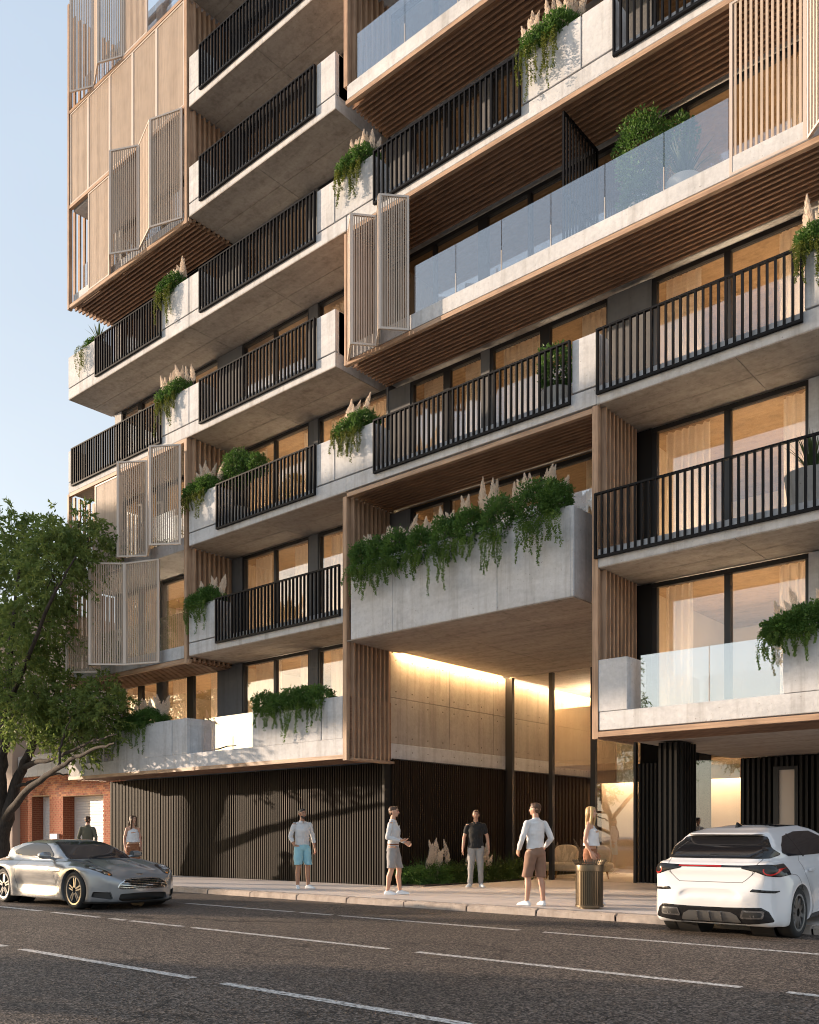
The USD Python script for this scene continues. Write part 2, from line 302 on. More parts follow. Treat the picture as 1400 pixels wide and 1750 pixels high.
def railing(x0, x1, k, individual=False, z0=None):
    z = (ZB[k] if z0 is None else z0)
    r = group_of('railing', bld); a, b = z + 0.17, z + 1.38; y0, y1 = YF - 0.075, YF - 0.012
    obj('frame', MB().box(x0, x1, y0, y1, b - 0.035, b).box(x0, x1, y0, y1, a, a + 0.045).box(x0, x0 + 0.035, y0, y1, a + 0.046, b - 0.036).box(x1 - 0.035, x1, y0, y1, a + 0.046, b - 0.036), IRON, r)
    n = int(round((x1 - x0) / 0.135)); w = (x1 - x0 - 0.035) / n; M2 = MB()
    for i in range(1, n):
        q = x0 + 0.0175 + i * w
        if individual and NBAL[0] < 300:
            NBAL[0] += 1
            obj('baluster', MB().box(q - 0.016, q + 0.016, y0 + 0.004, y1 - 0.004, a + 0.046, b - 0.036), IRON, r)
        else: M2.box(q - 0.016, q + 0.016, y0 + 0.004, y1 - 0.004, a + 0.046, b - 0.036)
    if M2.v: obj('balusters', M2, IRON, r, kind='stuff')
def parapet(x0, x1, k, z0=None, joint=None, ends=(), top=1.37, depth=0.55, soil=True, mat_=None):
    """a concrete upstand or planter standing on the slab edge behind a shadow gap"""
    z = ZB[k] if z0 is None else z0
    g = group_of('planter_box', bld); C = mat_ or CONC
    zz0, zz1 = z + 0.378, z + top
    cuts = [x0] + list(joint or ()) + [x1]
    for a, b in zip(cuts[:-1], cuts[1:]):
        a2, b2 = a + (0.015 if a != x0 else 0), b - (0.015 if b != x1 else 0)
        obj('panel', MB().cbox(a2, b2, YF - 0.004, YF + 0.1, zz0, zz1, 0.008), C, g)
    obj('trough', MB().box(x0 + 0.01, x1 - 0.01, YF + 0.102, YF + 0.12, z + 0.352, zz1 - 0.03).box(x0 + 0.01, x1 - 0.01, YF + depth - 0.06, YF + depth, z + 0.352, zz1)
        .box(x0, x0 + 0.08, YF + 0.121, YF + depth - 0.061, z + 0.352, zz1).box(x1 - 0.08, x1, YF + 0.121, YF + depth - 0.061, z + 0.352, zz1), C, g)
    if soil: obj('soil', MB().box(x0 + 0.081, x1 - 0.081, YF + 0.121, YF + depth - 0.061, z + 0.5, zz1 - 0.06), SOIL, g)
def glass_rail(x0, x1, z, z1, y=YF + 0.03, n=1, m=None):
    w = (x1 - x0) / n
    for i in range(n):
        obj('glass_balustrade', MB().box(x0 + i * w + 0.008, x0 + (i + 1) * w - 0.008, y, y + 0.004, z, z1), m or BALG, bld)
        if i: obj('balustrade_clip', MB().box(x0 + i * w - 0.006, x0 + i * w + 0.006, y - 0.01, y + 0.02, z, z + 0.42), FRAME, bld)
def windows(edges, z0, z1, y=YW):
    """edges: list of (x0, x1, what): g glass, m mullion, w grey wall, c concrete, d dark"""
    g = group_of('window_wall', bld)
    X0, X1 = edges[0][0], edges[-1][1]
    for a, b, t in edges:
        if t == 'g': obj('pane', MB().box(a, b, y + 0.05, y + 0.056, z0 + 0.05, z1 - 0.09), GLASS, g)
        elif t == 'm': obj('mullion', MB().box(a, b, y - 0.01, y + 0.1, z0, z1 - 0.09), MULL, g)
        elif t == 'w': obj('pier', MB().box(a, b, y - 0.03, y + 0.2, z0, z1), GREYW, g)
        elif t == 'c': obj('pier', MB().box(a, b, y - 0.03, y + 0.2, z0, z1), CONC, g)
        elif t == 'd': obj('pier', MB().box(a, b, y - 0.03, y + 0.2, z0, z1), DARKB, g)
    i = 0
    runs = []
    for a, b, t in edges:
        if t in 'gm':
            if runs and abs(runs[-1][1] - a) < 1e-6: runs[-1][1] = b
            else: runs.append([a, b])
    for a, b in runs:
        obj('head_frame', MB().box(a, b, y - 0.012, y + 0.1, z1 - 0.088, z1), MULL, g)
        obj('sill_frame', MB().box(a, b, y - 0.012, y + 0.1, z0 - 0.02, z0 + 0.048), MULL, g)
def room(x0, x1, k, lamp, z0=None, z1=None, back=21.5):
    za = (ZB[k] + 0.35) if z0 is None else z0; zb_ = ZB[k + 1] if z1 is None else z1
    r = group_of('room', bld)
    if k == 1 and z0 is None: za = 3.66
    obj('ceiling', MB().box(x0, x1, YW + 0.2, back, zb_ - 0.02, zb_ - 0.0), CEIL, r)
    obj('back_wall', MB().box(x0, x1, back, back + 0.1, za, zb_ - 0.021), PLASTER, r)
    for q in (x0, x1 - 0.05): obj('side_wall', MB().box(q, q + 0.05, YW + 0.22, back - 0.002, za, zb_ - 0.021), PLASTER, r)
    if lamp: obj('uplight', MB().box(x0 + 0.5, min(x1 - 0.5, x0 + 6), 17.7, 18.3, za + 0.02, za + 0.06), lampm(lamp), r)
# ================= window layouts
WB = [(-21.15, -20.64, 'w'), (-20.64, -20.56, 'm'), (-20.56, -19.29, 'g'), (-19.29, -19.2, 'm'), (-19.2, -17.9, 'g'), (-17.9, -17.85, 'm'), (-17.85, -17.5, 'w'), (-17.5, -17.44, 'm'), (-17.44, -15.05, 'g')]
WA = [(-27.3, -26.92, 'c'), (-26.92, -26.86, 'm'), (-26.86, -25.97, 'g'), (-25.97, -25.74, 'm'), (-25.74, -24.89, 'g'), (-24.89, -24.57, 'w'), (-24.57, -23.3, 'g'), (-23.3, -23.0, 'm'), (-23.0, -21.78, 'g'), (-21.78, -21.15, 'w')]
WC = [(-15.05, -14.29, 'w'), (-14.29, -14.2, 'm'), (-14.2, -13.28, 'g'), (-13.28, -13.09, 'm'), (-13.09, -12.18, 'g'), (-12.18, -11.94, 'w'), (-11.94, -11.86, 'm'), (-11.86, -10.62, 'g'), (-10.62, -10.38, 'm'), (-10.38, -9.04, 'g'), (-9.04, -9.0, 'm')]
WD = [(-8.04, -7.94, 'm'), (-7.94, -6.6, 'g'), (-6.6, -6.48, 'm'), (-6.48, -5.15, 'g'), (-5.15, -5.09, 'm'), (-5.09, -3.2, 'c'), (-3.2, -3.1, 'm'), (-3.1, -0.5, 'g'), (-0.5, 2.0, 'c')]
WC4 = [(-15.0, -13.6, 'g'), (-13.6, -13.52, 'm'), (-13.52, -12.27, 'g'), (-12.27, -12.03, 'm'), (-12.03, -10.94, 'g'), (-10.94, -10.86, 'm'), (-10.86, -9.64, 'g'), (-9.64, -9.56, 'm'), (-9.56, -8.0, 'g'), (-8.0, -7.9, 'w'), (-7.9, -7.4, 'g'), (-7.4, -7.32, 'm'), (-7.32, -5.2, 'g'), (-5.2, -5.1, 'm'), (-5.1, -2, 'g'), (-2, 2, 'w')]

# ================= bay A/B floors
for k in (2, 3, 4, 5, 6, 7, 8):                       # B slabs
    x1 = {4: -15.30, 6: -15.30, 7: -15.30, 8: -15.3}.get(k, XC)
    slab(-21.05, x1, k)
for k in (4, 5): slab(XA, -21.05, k)
slab(-21.05, XC + 0.0, 1, soffit=None, h=0.42)
slab(XA, -21.05, 1, soffit=None, h=0.42)
timber_soffit(XA, XC - 0.03, ZB[1] - 0.06, y1=16.5)
for k in range(1, 9):
    zt = ZB[k + 1]
    windows(WB, ZB[k] + 0.35, zt - 0.02)
    windows(WA, ZB[k] + 0.35, zt - 0.02)
BL = {1: 9.0, 2: 6.0, 3: 9.0, 4: 4.0, 5: 2.0, 6: 1.2, 7: 0.8, 8: 0.6}
AL = {1: 9.0, 2: 9.0, 3: 7.0, 4: 5.0, 5: 2.5, 6: 2.0, 7: 1.5, 8: 1.5}
for k in range(1, 9):
    room(XB + 0.02, XC - 0.1, k, BL[k]); room(-27.2, XB - 0.02, k, AL[k])
# corner flank wall of the left end
obj('flank_wall', MB().box(-27.3, -27.2, YW + 0.2, 24, 3.6, 28), CONC, bld)
# F1 left
parapet(XA, -26.44, 1, z0=3.24, top=1.0, soil=False)
glass_rail(-26.42, -24.92, 3.62, 4.62, y=YF + 0.3, m=COATG)
parapet(-24.88, -21.13, 1, z0=3.24, joint=(-21.85,))
glass_rail(-21.1, -18.36, 3.62, 4.62, y=YF + 0.48, n=2, m=COATG)
parapet(-18.33, XC - 0.11, 1, z0=3.24, joint=(-15.78,))
# F2, F3 balconies of B
parapet(-21.05, -19.82, 2); railing(-19.80, -15.11, 2)
parapet(-21.05, -19.79, 3); railing(-19.77, -15.95, 3)
parapet(-15.93, -14.07, 3, joint=(-15.32,))
# F4
parapet(XA, -27.3, 4, soil=False); railing(-27.28, -22.34, 4); parapet(-22.32, -20.54, 4, joint=(-21.05,)); railing(-20.52, -15.95, 4)
parapet(-15.93, -15.30, 4, soil=False)
obj('end_wall', MB().cbox(-15.42, -15.30, YF + 0.1, YW + 0.02, ZB[4] + 0.352, ZB[4] + 1.37), CONC, bld)
# F5
parapet(XA, -25.87, 5); railing(-25.85, -22.34, 5); parapet(-22.32, -20.54, 5, joint=(-21.05,)); railing(-20.52, -15.95, 5); parapet(-15.93, -14.07, 5, joint=(-15.32,))
for k in (6, 7, 8):
    parapet(-21.05, -20.54, k, soil=False); railing(-20.52, -15.95, k); parapet(-15.93, -15.30, k, soil=False)
    obj('end_wall', MB().cbox(-15.42, -15.30, YF + 0.1, YW + 0.02, ZB[k] + 0.352, ZB[k] + 1.37), CONC, bld)
# the grey wall to the right of the projecting balconies (end of bay B)
obj('party_wall', MB().box(-15.04, -14.98, YW - 0.05, 24, ZB[3], 31), GREYW, bld)

# ================= bay A timber boxes: F2-F3 and F6-F8
def frame_box(x0, x1, z0, z1, mids):
    g = group_of('timber_frame', bld)
    obj('post', MB().box(x1 - 0.09, x1 + 0.03, YF - 0.03, YF + 0.1, z0, z1), WZ, g)
    obj('post', MB().box(x0 - 0.02, x0 + 0.07, YF - 0.03, YF + 0.1, z0, z1), WZ, g)
    for z in mids: obj('rail', MB().box(x0 + 0.071, x1 - 0.091, YF - 0.02, YF + 0.08, z - 0.05, z + 0.05), WX, g)
frame_box(XA, XB, 6.12, 12.36, (6.22, 12.33))
frame_box(XA, XB, 18.34, 28.2, (18.42, 21.62, 24.68))
for k, z in ((2, 6.31), (3, 9.35)):
    obj('floor_slab', MB().box(XA + 0.1, XB - 0.1, YF + 0.12, 24, z + 0.02, z + 0.37), CONC, bld)
for k in (6, 7, 8):
    obj('floor_slab', MB().box(XA + 0.1, XB - 0.1, YF + 0.12, 24, ZB[k] + 0.02, ZB[k] + 0.37), CONC, bld)
timber_soffit(XA + 0.02, XB + 0.1, 6.14); timber_soffit(XA + 0.02, XB + 0.1, 18.36)
fin_wall(XB + 0.035, 6.2, 9.33, post=False); fin_wall(XB + 0.035, 9.72, 12.37, post=False)
fin_wall(XB + 0.035, 18.42, 21.5, post=False); fin_wall(XB + 0.035, 21.88, 24.5, post=False); fin_wall(XB + 0.035, 24.9, 28, post=False)
def left_fins(z0, z1):
    g = group_of('timber_fin_wall', bld)
    for i in range(9):
        y = YF + 0.16 + i * 0.17
        obj('fin', MB().box(XA, XA + 0.12, y, y + 0.05, z0, z1), WZ, g)
for z0, z1 in ((6.24, 9.34), (9.74, 12.3), (18.47, 21.57), (21.67, 24.63), (24.73, 27.9)): left_fins(z0, z1)
for k in (2, 3, 6, 7, 8): glass_rail(XA + 0.15, XB - 0.12, ZB[k] + 0.38, ZB[k] + 1.45, y=YF + 0.42, n=3)
def screen(p, q, z0, z1, pitch=0.062, dense=False, name='slatted_screen'):
    """a framed panel of upright slats between the plan points p and q"""
    p, q = np.array(p, float), np.array(q, float); L = np.linalg.norm(q - p); u = (q - p) / L; nrm = np.array([-u[1], u[0]])
    g = group_of(name, bld)
    def bx(M2, a, b, t0, t1, za, zb_):
        c = [p + u * a + nrm * t0, p + u * b + nrm * t0, p + u * b + nrm * t1, p + u * a + nrm * t1]
        M2.add([[*k_, za] for k_ in c] + [[*k_, zb_] for k_ in c], BOXF)
    fr = MB(); w, t = 0.05, 0.025
    bx(fr, 0, w, -t, t, z0, z1); bx(fr, L - w, L, -t, t, z0, z1); bx(fr, w, L - w, -t, t, z0, z0 + 0.045); bx(fr, w, L - w, -t, t, z1 - 0.045, z1)
    obj('frame', fr, FRAME, g)
    sl = MB(); n = int((L - 2 * w) / pitch); pt = (L - 2 * w) / n
    for i in range(n):
        a = w + (i + 0.5) * pt; sw = pt * (0.24 if not dense else 0.30)
        bx(sl, a - sw, a + sw, -0.011, 0.011, z0 + 0.046, z1 - 0.046)
    obj('slats', sl, SCREEN, g, kind='stuff')
def zigzag(pts, z0, z1, **k):
    for a, b in zip(pts[:-1], pts[1:]): screen(a, b, z0, z1, **k)
Q = YF + 0.02
# F3: one closed panel and a folded pair; F2: three folded leaves, open bay at the right
screen((-25.95, Q), (-24.5, Q), 9.42, 12.25, pitch=0.05, dense=True)
zigzag([(-24.48, Q), (-23.65, 14.48), (-22.9, 15.0), (-22.0, 14.47), (-21.25, 14.98)], 9.42, 12.2)
zigzag([(-26.75, 14.75), (-25.95, 14.15), (-25.05, 14.75), (-24.2, 13.9), (-23.45, 14.6), (-22.35, 15.02)], 6.28, 9.25)
# F7 five closed leaves, F6 closed + zigzag, F8 zigzag + closed
xs7 = [-27.45, -26.35, -25.1, -23.85, -22.62, -21.28]
for a, b in zip(xs7[:-1], xs7[1:]): screen((a, Q), (b, Q), 21.68, 24.62, pitch=0.05, dense=True)
screen((-26.35, Q), (-25.12, Q), 18.5, 21.56, pitch=0.05, dense=True)
zigzag([(-25.1, Q), (-24.26, 14.6), (-23.4, 15.04), (-22.34, 14.7), (-21.3, 15.06)], 18.52, 21.6)
zigzag([(-27.45, Q), (-26.8, 14.75), (-26.03, 15.12), (-25.16, 14.74), (-24.37, 15.1)], 24.76, 27.9)
screen((-24.35, Q), (-23.1, Q), 24.76, 27.9)

# ================= bay C
fin_wall(XC, 3.16, 9.24, pitch=0.15)                                    # beside the entrance
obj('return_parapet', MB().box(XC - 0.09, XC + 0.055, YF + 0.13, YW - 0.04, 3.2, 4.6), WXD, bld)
obj('base_strip', MB().box(XC - 0.09, XC + 0.13, YF + 0.09, YW, 3.10, 3.158), WY, bld)
timber_soffit(XC + 0.04, XD - 0.06, 9.22)
slab(XC, XD, 3, soffit=None)
pb = group_of('entrance_planter', bld)
def panelled(x0, x1, zs, joints, z1):
    cuts = [x0, *joints, x1]
    for a, b in zip(cuts[:-1], cuts[1:]): obj('panel', MB().cbox(a + 0.004, b - 0.004, YF - 0.06, YF + 0.08, zs, z1, 0.006), CONC, pb)
panelled(-14.74, -8.92, 5.87, (-13.45, -10.62), 7.60)
obj('core', MB().box(-14.72, -8.935, YF + 0.06, YF + 0.62, 5.90, 7.4).box(-14.72, -8.935, YF + 0.56, YF + 0.64, 7.4, 7.58), CONC, pb)
obj('side_panel', MB().cbox(-8.932, -8.86, YF - 0.055, 21.6, 5.872, 7.595), CONC, pb)
obj('soil', MB().box(-14.7, -8.95, YF + 0.081, YF + 0.55, 7.41, 7.5), SOIL, pb)
sw = (-8.44 + 14.78) / 3
for i in range(3):
    for a, b in ((YF - 0.05, 16.9), (16.9, 19.2), (19.2, 21.55), (21.6, 24.5), (24.5, 27.5)):
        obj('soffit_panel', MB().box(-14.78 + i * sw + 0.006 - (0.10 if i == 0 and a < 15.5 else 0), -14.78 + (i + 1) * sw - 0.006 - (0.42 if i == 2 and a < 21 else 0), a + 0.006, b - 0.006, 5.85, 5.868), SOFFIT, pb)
obj('floor_slab', MB().box(XC + 0.18, -8.94, YF + 0.65, 28, 5.9, 6.6), CONC, bld)
windows([(a, b, t) for a, b, t in WC if t != 'w' or b < -13], 6.62, 9.23)
obj('pier', MB().box(-9.0, XD - 0.02, YW - 0.02, YW + 0.2, 6.62, 9.3), GREYW, bld)
glass_rail(-10.4, XD - 0.1, 7.3, 8.15, y=YF + 0.75)
room(XC + 0.1, XD - 0.1, 2, 2.0, z0=6.62)
# F3 C
windows(WC + [(-9.0, -8.04, 'w')], 9.70, 12.27); room(XC + 0.1, XD - 0.05, 3, 3.0, z1=12.38)
railing(-14.03, -8.94, 3, True); parapet(-8.92, XD + 0.02, 3, soil=False)
# F4 C + D
slab(XC + 0.03, XE, 4, soffit=None); timber_soffit(XC, XE, 12.29)
obj('edge_post', MB().box(XC - 0.05, XC + 0.025, YF - 0.015, YF + 0.09, 12.30, 15.36), WZ, bld)
fin_wall(XC + 0.03, 12.76, 15.36, post=False)
zigzag([(-14.9, Q), (-14.3, 14.6), (-13.92, 15.05), (-13.4, 14.56), (-12.96, 15.04)], 12.36, 15.3, pitch=0.05, dense=True)
windows(WC4, 12.76, 15.36); room(XC + 0.1, -7.9, 4, 0.45, z0=12.76); room(-7.88, XE, 4, 4.5, z0=12.76)
glass_rail(-12.9, -5.92, 12.742, 13.78, n=6)
screen((-5.9, Q), (-4.66, Q), 12.42, 15.34, pitch=0.085); screen((-4.64, Q), (-4.05, 14.55), 12.42, 15.34, pitch=0.085)
pt = group_of('partition_screen', bld)
obj('frame', MB().box(-9.20, -9.16, YF + 0.1, YF + 0.14, 12.76, 15.3).box(-9.2, -9.16, 16.5, 16.54, 12.76, 15.3).box(-9.2, -9.16, YF + 0.141, 16.499, 15.25, 15.3).box(-9.2, -9.16, YF + 0.141, 16.499, 13.7, 13.75), IRON, pt)
for i in range(11): obj('bar', MB().box(-9.195, -9.165, YF + 0.22 + i * 0.118, YF + 0.26 + i * 0.118, 12.76, 15.249), IRON, pt)
# F5 C, D
slab(XC + 0.03, XE, 5, soffit=None); timber_soffit(XC + 0.05, XE, 15.335)
windows(WC + [(-9.0, -8.04, 'w')] + WD, 15.80, 18.36); room(XC + 0.1, XD - 0.05, 5, 0.8); room(XD, XE, 5, 0.8)
railing(-14.03, -10.07, 5, True); parapet(-10.05, -8.06, 5, joint=(-8.72,)); railing(-8.04, -3.4, 5, True)
# F6 C
slab(XC + 0.03, XE, 6, soffit=None, z0=18.46); timber_soffit(XC, XE, 18.36)
fin_wall(XC + 0.03, 18.85, 22, pitch=0.19); glass_rail(-14.62, -7.3, 18.82, 19.86, n=5)
windows(WC4, 18.84, 21.5); room(XC + 0.1, XE, 6, 0.5, z0=18.84)
obj('floor_slab', MB().box(XC, XE, YF, 24, 21.5, 21.9), CONC, bld)
# ================= bay D
slab(XD, XE, 2); slab(XD, XE, 3); slab(XD + 0.04, XE, 1, soffit=None, z0=3.27, h=0.36)
fin_wall(XD, 3.2, 6.30, pitch=0.15); fin_wall(XD, 6.67, 9.34, pitch=0.15)
obj('edge_post', MB().box(XD - 0.09, XD + 0.03, YF - 0.015, YF + 0.085, 6.30, 6.61), WZ, bld)
obj('side_cladding', MB().box(XD - 0.08, XD - 0.031, YF + 0.09, YW, 3.15, 9.2), WZ, bld)
timber_soffit(XD - 0.06, XE, 3.17)
for z0, z1, k, l in ((3.63, 6.29, 1, 10.0), (6.66, 9.33, 2, 9.5)):
    windows([(XD + 0.02, -8.04, 'd')] + WD, z0, z1); room(XD + 0.05, XE, k, l, z0=z0, z1=z1 + 0.01)
windows(WD, 9.70, 12.27); room(XD + 0.05, XE, 3, 8.0, z1=12.38)
for i in range(4):
    for a, b in ((16.45, 19.0), (19.0, 21.6)):
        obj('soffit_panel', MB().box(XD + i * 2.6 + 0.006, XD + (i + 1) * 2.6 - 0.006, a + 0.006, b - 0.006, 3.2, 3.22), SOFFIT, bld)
parapet(XD + 0.035, -7.78, 1, z0=3.26, top=1.34, depth=0.75, soil=False)
glass_rail(-7.62, -5.04, 3.64, 4.62, y=YF + 0.2, n=2, m=COATG)
parapet(-5.02, -1.5, 1, z0=3.26, top=1.36)
railing(XD - 0.02, -3.3, 2, True); railing(XD + 0.02, -4.70, 3, True); parapet(-4.68, -2.9, 3)

# ================= ground floor
def battens(axis, c, a0, a1, z0, z1, pitch, w, d, sgn, mt, name='batten_wall', skip=None):
    """upright battens standing proud of a black backing, along x at depth c or along y at x = c"""
    g = group_of(name, bld); n = int((a1 - a0) / pitch)
    B = MB()
    if axis == 'x': B.box(a0, a1, c, c + 0.1, z0, z1)
    else: B.box(c - 0.1, c, a0, a1, z0, z1)
    obj('backing', B, BACKING, g)
    for i in range(n):
        t = a0 + (i + 0.5) * pitch
        b = MB()
        if axis == 'x': b.box(t - w / 2, t + w / 2, c - d, c - 0.002, z0, z1)
        else: b.box(c + 0.002, c + d, t - w / 2, t + w / 2, z0, z1)
        obj('batten', b, mt, g)
battens('x', 16.56, -27.4, -15.02, 0.12, 3.14, 0.086, 0.032, 0.07, 1, BATTEN)
obj('corner_wall', MB().box(-27.45, -27.38, 16.67, 18, 0.12, 3.14), DARKB, bld)
battens('y', -14.98, 16.7, 27.2, 0.12, 3.22, 0.086, 0.036, 0.05, 1, RECESSB)
obj('batten_corner', MB().box(-15.06, -14.98, 16.46, 16.69, 0.12, 3.14), DARKB, bld)
obj('batten_cap', MB().box(-15.02, -14.9, 16.7, 27.2, 3.221, 3.24), MULL, bld)
# entrance: concrete wall panels above the battens, with tie holes
ew = group_of('entrance_wall', bld)
obj('core', MB().box(-15.1, -15.0, 16.66, 27.2, 3.24, 5.86), BACKING, ew)
HOLE = plain('tie_hole', (0.10, 0.075, 0.05), 0.9)
ys = [16.66, 19.0, 21.0, 21.95, 24.0, 26.0, 27.2]; zs = [3.245, 3.62, 4.75, 5.85]
hb = MB()
for a, b in zip(ys[:-1], ys[1:]):
    for c, d in zip(zs[:-1], zs[1:]):
        obj('panel', MB().cbox(-14.999, -14.955, a + 0.006, b - 0.006, c + 0.006, d - 0.006, 0.004), WALLC, ew)
        for y in np.arange(a + 0.2, b - 0.1, 0.62):
            for z in ((c + 0.16, d - 0.16) if d - c > 0.6 else ((c + d) / 2,)):
                h = trimesh.creation.cylinder(0.017, 0.01, sections=8); h.apply_transform(trimesh.transformations.rotation_matrix(PI / 2, [0, 1, 0])); h.apply_translation((-14.954, y, z)); hb.mesh(h)
obj('tie_holes', hb, HOLE, ew, kind='stuff')
COVE = lamp_mat('cove_light', (1.0, 0.62, 0.28), 72.0)
obj('cove_light', MB().box(-14.86, -14.80, 16.8, 27.0, 5.885, 5.91), COVE, bld)
# lobby glass front, back wall, floor
lob = group_of('lobby', bld)
YL = 21.65
for a, b in ((-14.95, -14.72), (-13.5, -13.38), (-12.2, -12.06), (-10.95, -10.88)):
    obj('mullion', MB().box(a, b, YL - 0.06, YL + 0.06, 0.12, 5.85), MULL, lob)
for a, b in ((-14.72, -13.5), (-13.38, -12.2), (-12.06, -10.95)):
    obj('pane', MB().box(a, b, YL, YL + 0.008, 0.16, 5.85), GLASS, lob)
obj('back_wall', MB().box(-15.0, 2.0, 27.2, 27.3, 0.12, 5.85), PLASTER, lob)
obj('inner_slab', MB().box(-14.9, -8.2, 24.0, 27.19, 3.46, 3.6), PLASTER, lob)
obj('mezzanine_front', MB().box(-14.9, -8.2, 24.0, 24.12, 3.61, 5.2), PLASTER, lob)
obj('downstand', MB().box(-14.9, -8.2, 26.6, 26.7, 3.05, 3.459), PLASTER, lob)
LFLOOR = plain('lobby_floor', (0.55, 0.48, 0.40), 0.35)
obj('floor', MB().box(-15.0, 2.0, YL, 27.2, 0.12, 0.128), LFLOOR, lob)
obj('uplight', MB().box(-14.5, -8.6, 24.5, 25.6, 4.9, 4.93), lampm(15.0), lob)
obj('wall_washer', MB().box(-14.8, -8.4, 26.85, 27.1, 3.40, 3.44), lampm(26.0), lob)
obj('wall_washer', MB().box(-8.0, 1.8, 26.9, 27.1, 3.10, 3.14), lampm(16.0), lob)
obj('ceiling', MB().box(-8.2, 2.0, 21.75, 27.2, 3.15, 3.19), PLASTER, lob)
# under bay D: dark columns, glass, corrugated wall
battens('x', 21.72, -10.88, -10.2, 0.12, 3.2, 0.11, 0.055, 0.04, 1, DARKB, 'dark_panel')
obj('dark_mass', MB().box(-10.88, -9.3, 21.84, 22.6, 0.12, 5.85), BACKING, bld)
cg = group_of('column', bld)
obj('core', MB().box(-8.0, -7.58, 16.86, 17.6, 0.12, 3.17), DARKB, cg)
for i in range(4): obj('batten', MB().box(-7.98 + i * 0.11, -7.93 + i * 0.11, 16.80, 16.858, 0.12, 3.17), DARKB, cg)
for i in range(6): obj('batten', MB().box(-7.578, -7.53, 16.90 + i * 0.12, 16.95 + i * 0.12, 0.12, 3.17), DARKB, cg)
obj('pane', MB().box(-9.3, -8.2, YL, YL + 0.008, 0.13, 3.19), GLASS, lob)
battens('x', 21.70, -8.2, -7.42, 0.12, 3.19, 0.125, 0.06, 0.05, 1, DARKB, 'corrugated_wall')
battens('x', 21.70, -6.86, 2.0, 0.12, 3.19, 0.125, 0.06, 0.05, 1, DARKB, 'corrugated_wall')
battens('x', 21.70, -7.42, -6.86, 2.95, 3.19, 0.125, 0.06, 0.05, 1, DARKB, 'corrugated_wall')
fr = group_of('slot_window', bld)
obj('frame', MB().box(-7.42, -7.30, 21.64, 21.78, 0.12, 2.95).box(-6.94, -6.86, 21.64, 21.78, 0.12, 2.95).box(-7.30, -6.94, 21.64, 21.78, 2.87, 2.95), MULL, fr)
obj('pane', MB().box(-7.30, -6.94, 21.70, 21.708, 0.12, 2.87), plain('frosted_pane', (0.62, 0.54, 0.47), 0.25), fr)
# ================================================================ plants
def leafm(name, lo, hi, tr=0.35, rough=0.5):
    return mat(name, {
        'g': ('geometry', {}), 'n': ('noise_texture', {'scale': 2.2, 'detail': 2.0}), 'ri': ('math', {'math_type': 'multiply_add', 'value2': 0.55, 'value3': 0.0}),
        's': ('math', {'math_type': 'multiply_add', 'value2': 0.6}),
        'r': ('rgb_ramp', {'ramp': [(0.1, lo), (0.8, hi)]}), 't': ('translucent_bsdf', {}), 'p': ('principled_bsdf', {'roughness': rough, 'specular_ior_level': 0.35}), 'x': ('mix_closure', {'fac': tr})},
        [('g.position', 'n.vector'), ('g.random_per_island', 'ri.value1'), ('n.fac', 's.value1'), ('ri.value', 's.value3'), ('s.value', 'r.fac'),
         ('r.color', 'p.base_color'), ('r.color', 't.color'), ('p.BSDF', 'x.closure1'), ('t.BSDF', 'x.closure2')], surface='x.closure')
SHRUB = leafm('shrub_leaf', (0.035, 0.09, 0.018), (0.20, 0.36, 0.075))
SHRUB2 = leafm('olive_shrub_leaf', (0.03, 0.06, 0.012), (0.15, 0.22, 0.05))
VINE = leafm('trailing_leaf', (0.06, 0.095, 0.015), (0.30, 0.30, 0.05))
VINEG = leafm('green_trailing_leaf', (0.055, 0.115, 0.02), (0.29, 0.42, 0.09))
SPIKE = leafm('strap_leaf', (0.03, 0.06, 0.02), (0.14, 0.19, 0.07), tr=0.25)
PLUME = leafm('pampas_plume', (0.78, 0.68, 0.58), (0.94, 0.86, 0.77), tr=0.35, rough=0.9)
TREEL = leafm('tree_leaf', (0.075, 0.14, 0.035), (0.40, 0.46, 0.13), tr=0.5)
BARK = mat('bark', {'g': ('geometry', {}), 'm': ('mapping', {'scale': (9, 9, 2)}), 'n': ('noise_texture', {'scale': 2.0, 'detail': 8.0, 'roughness': 0.7}),
    'r': ('rgb_ramp', {'ramp': [(0.35, (0.018, 0.014, 0.012)), (0.7, (0.07, 0.055, 0.045))]}), 'bu': ('bump', {'strength': 0.8, 'distance': 0.04}), 'p': ('principled_bsdf', {'roughness': 0.9})},
    [('g.position', 'm.vector'), ('m.vector', 'n.vector'), ('n.fac', 'r.fac'), ('r.color', 'p.base_color'), ('n.fac', 'bu.height'), ('bu.normal', 'p.normal')])
POT = concrete('pot_concrete', (0.38, 0.37, 0.36), (0.56, 0.55, 0.53), stretch=(2, 2, 2))
WPOT = plain('white_pot', (0.70, 0.68, 0.66), 0.5)

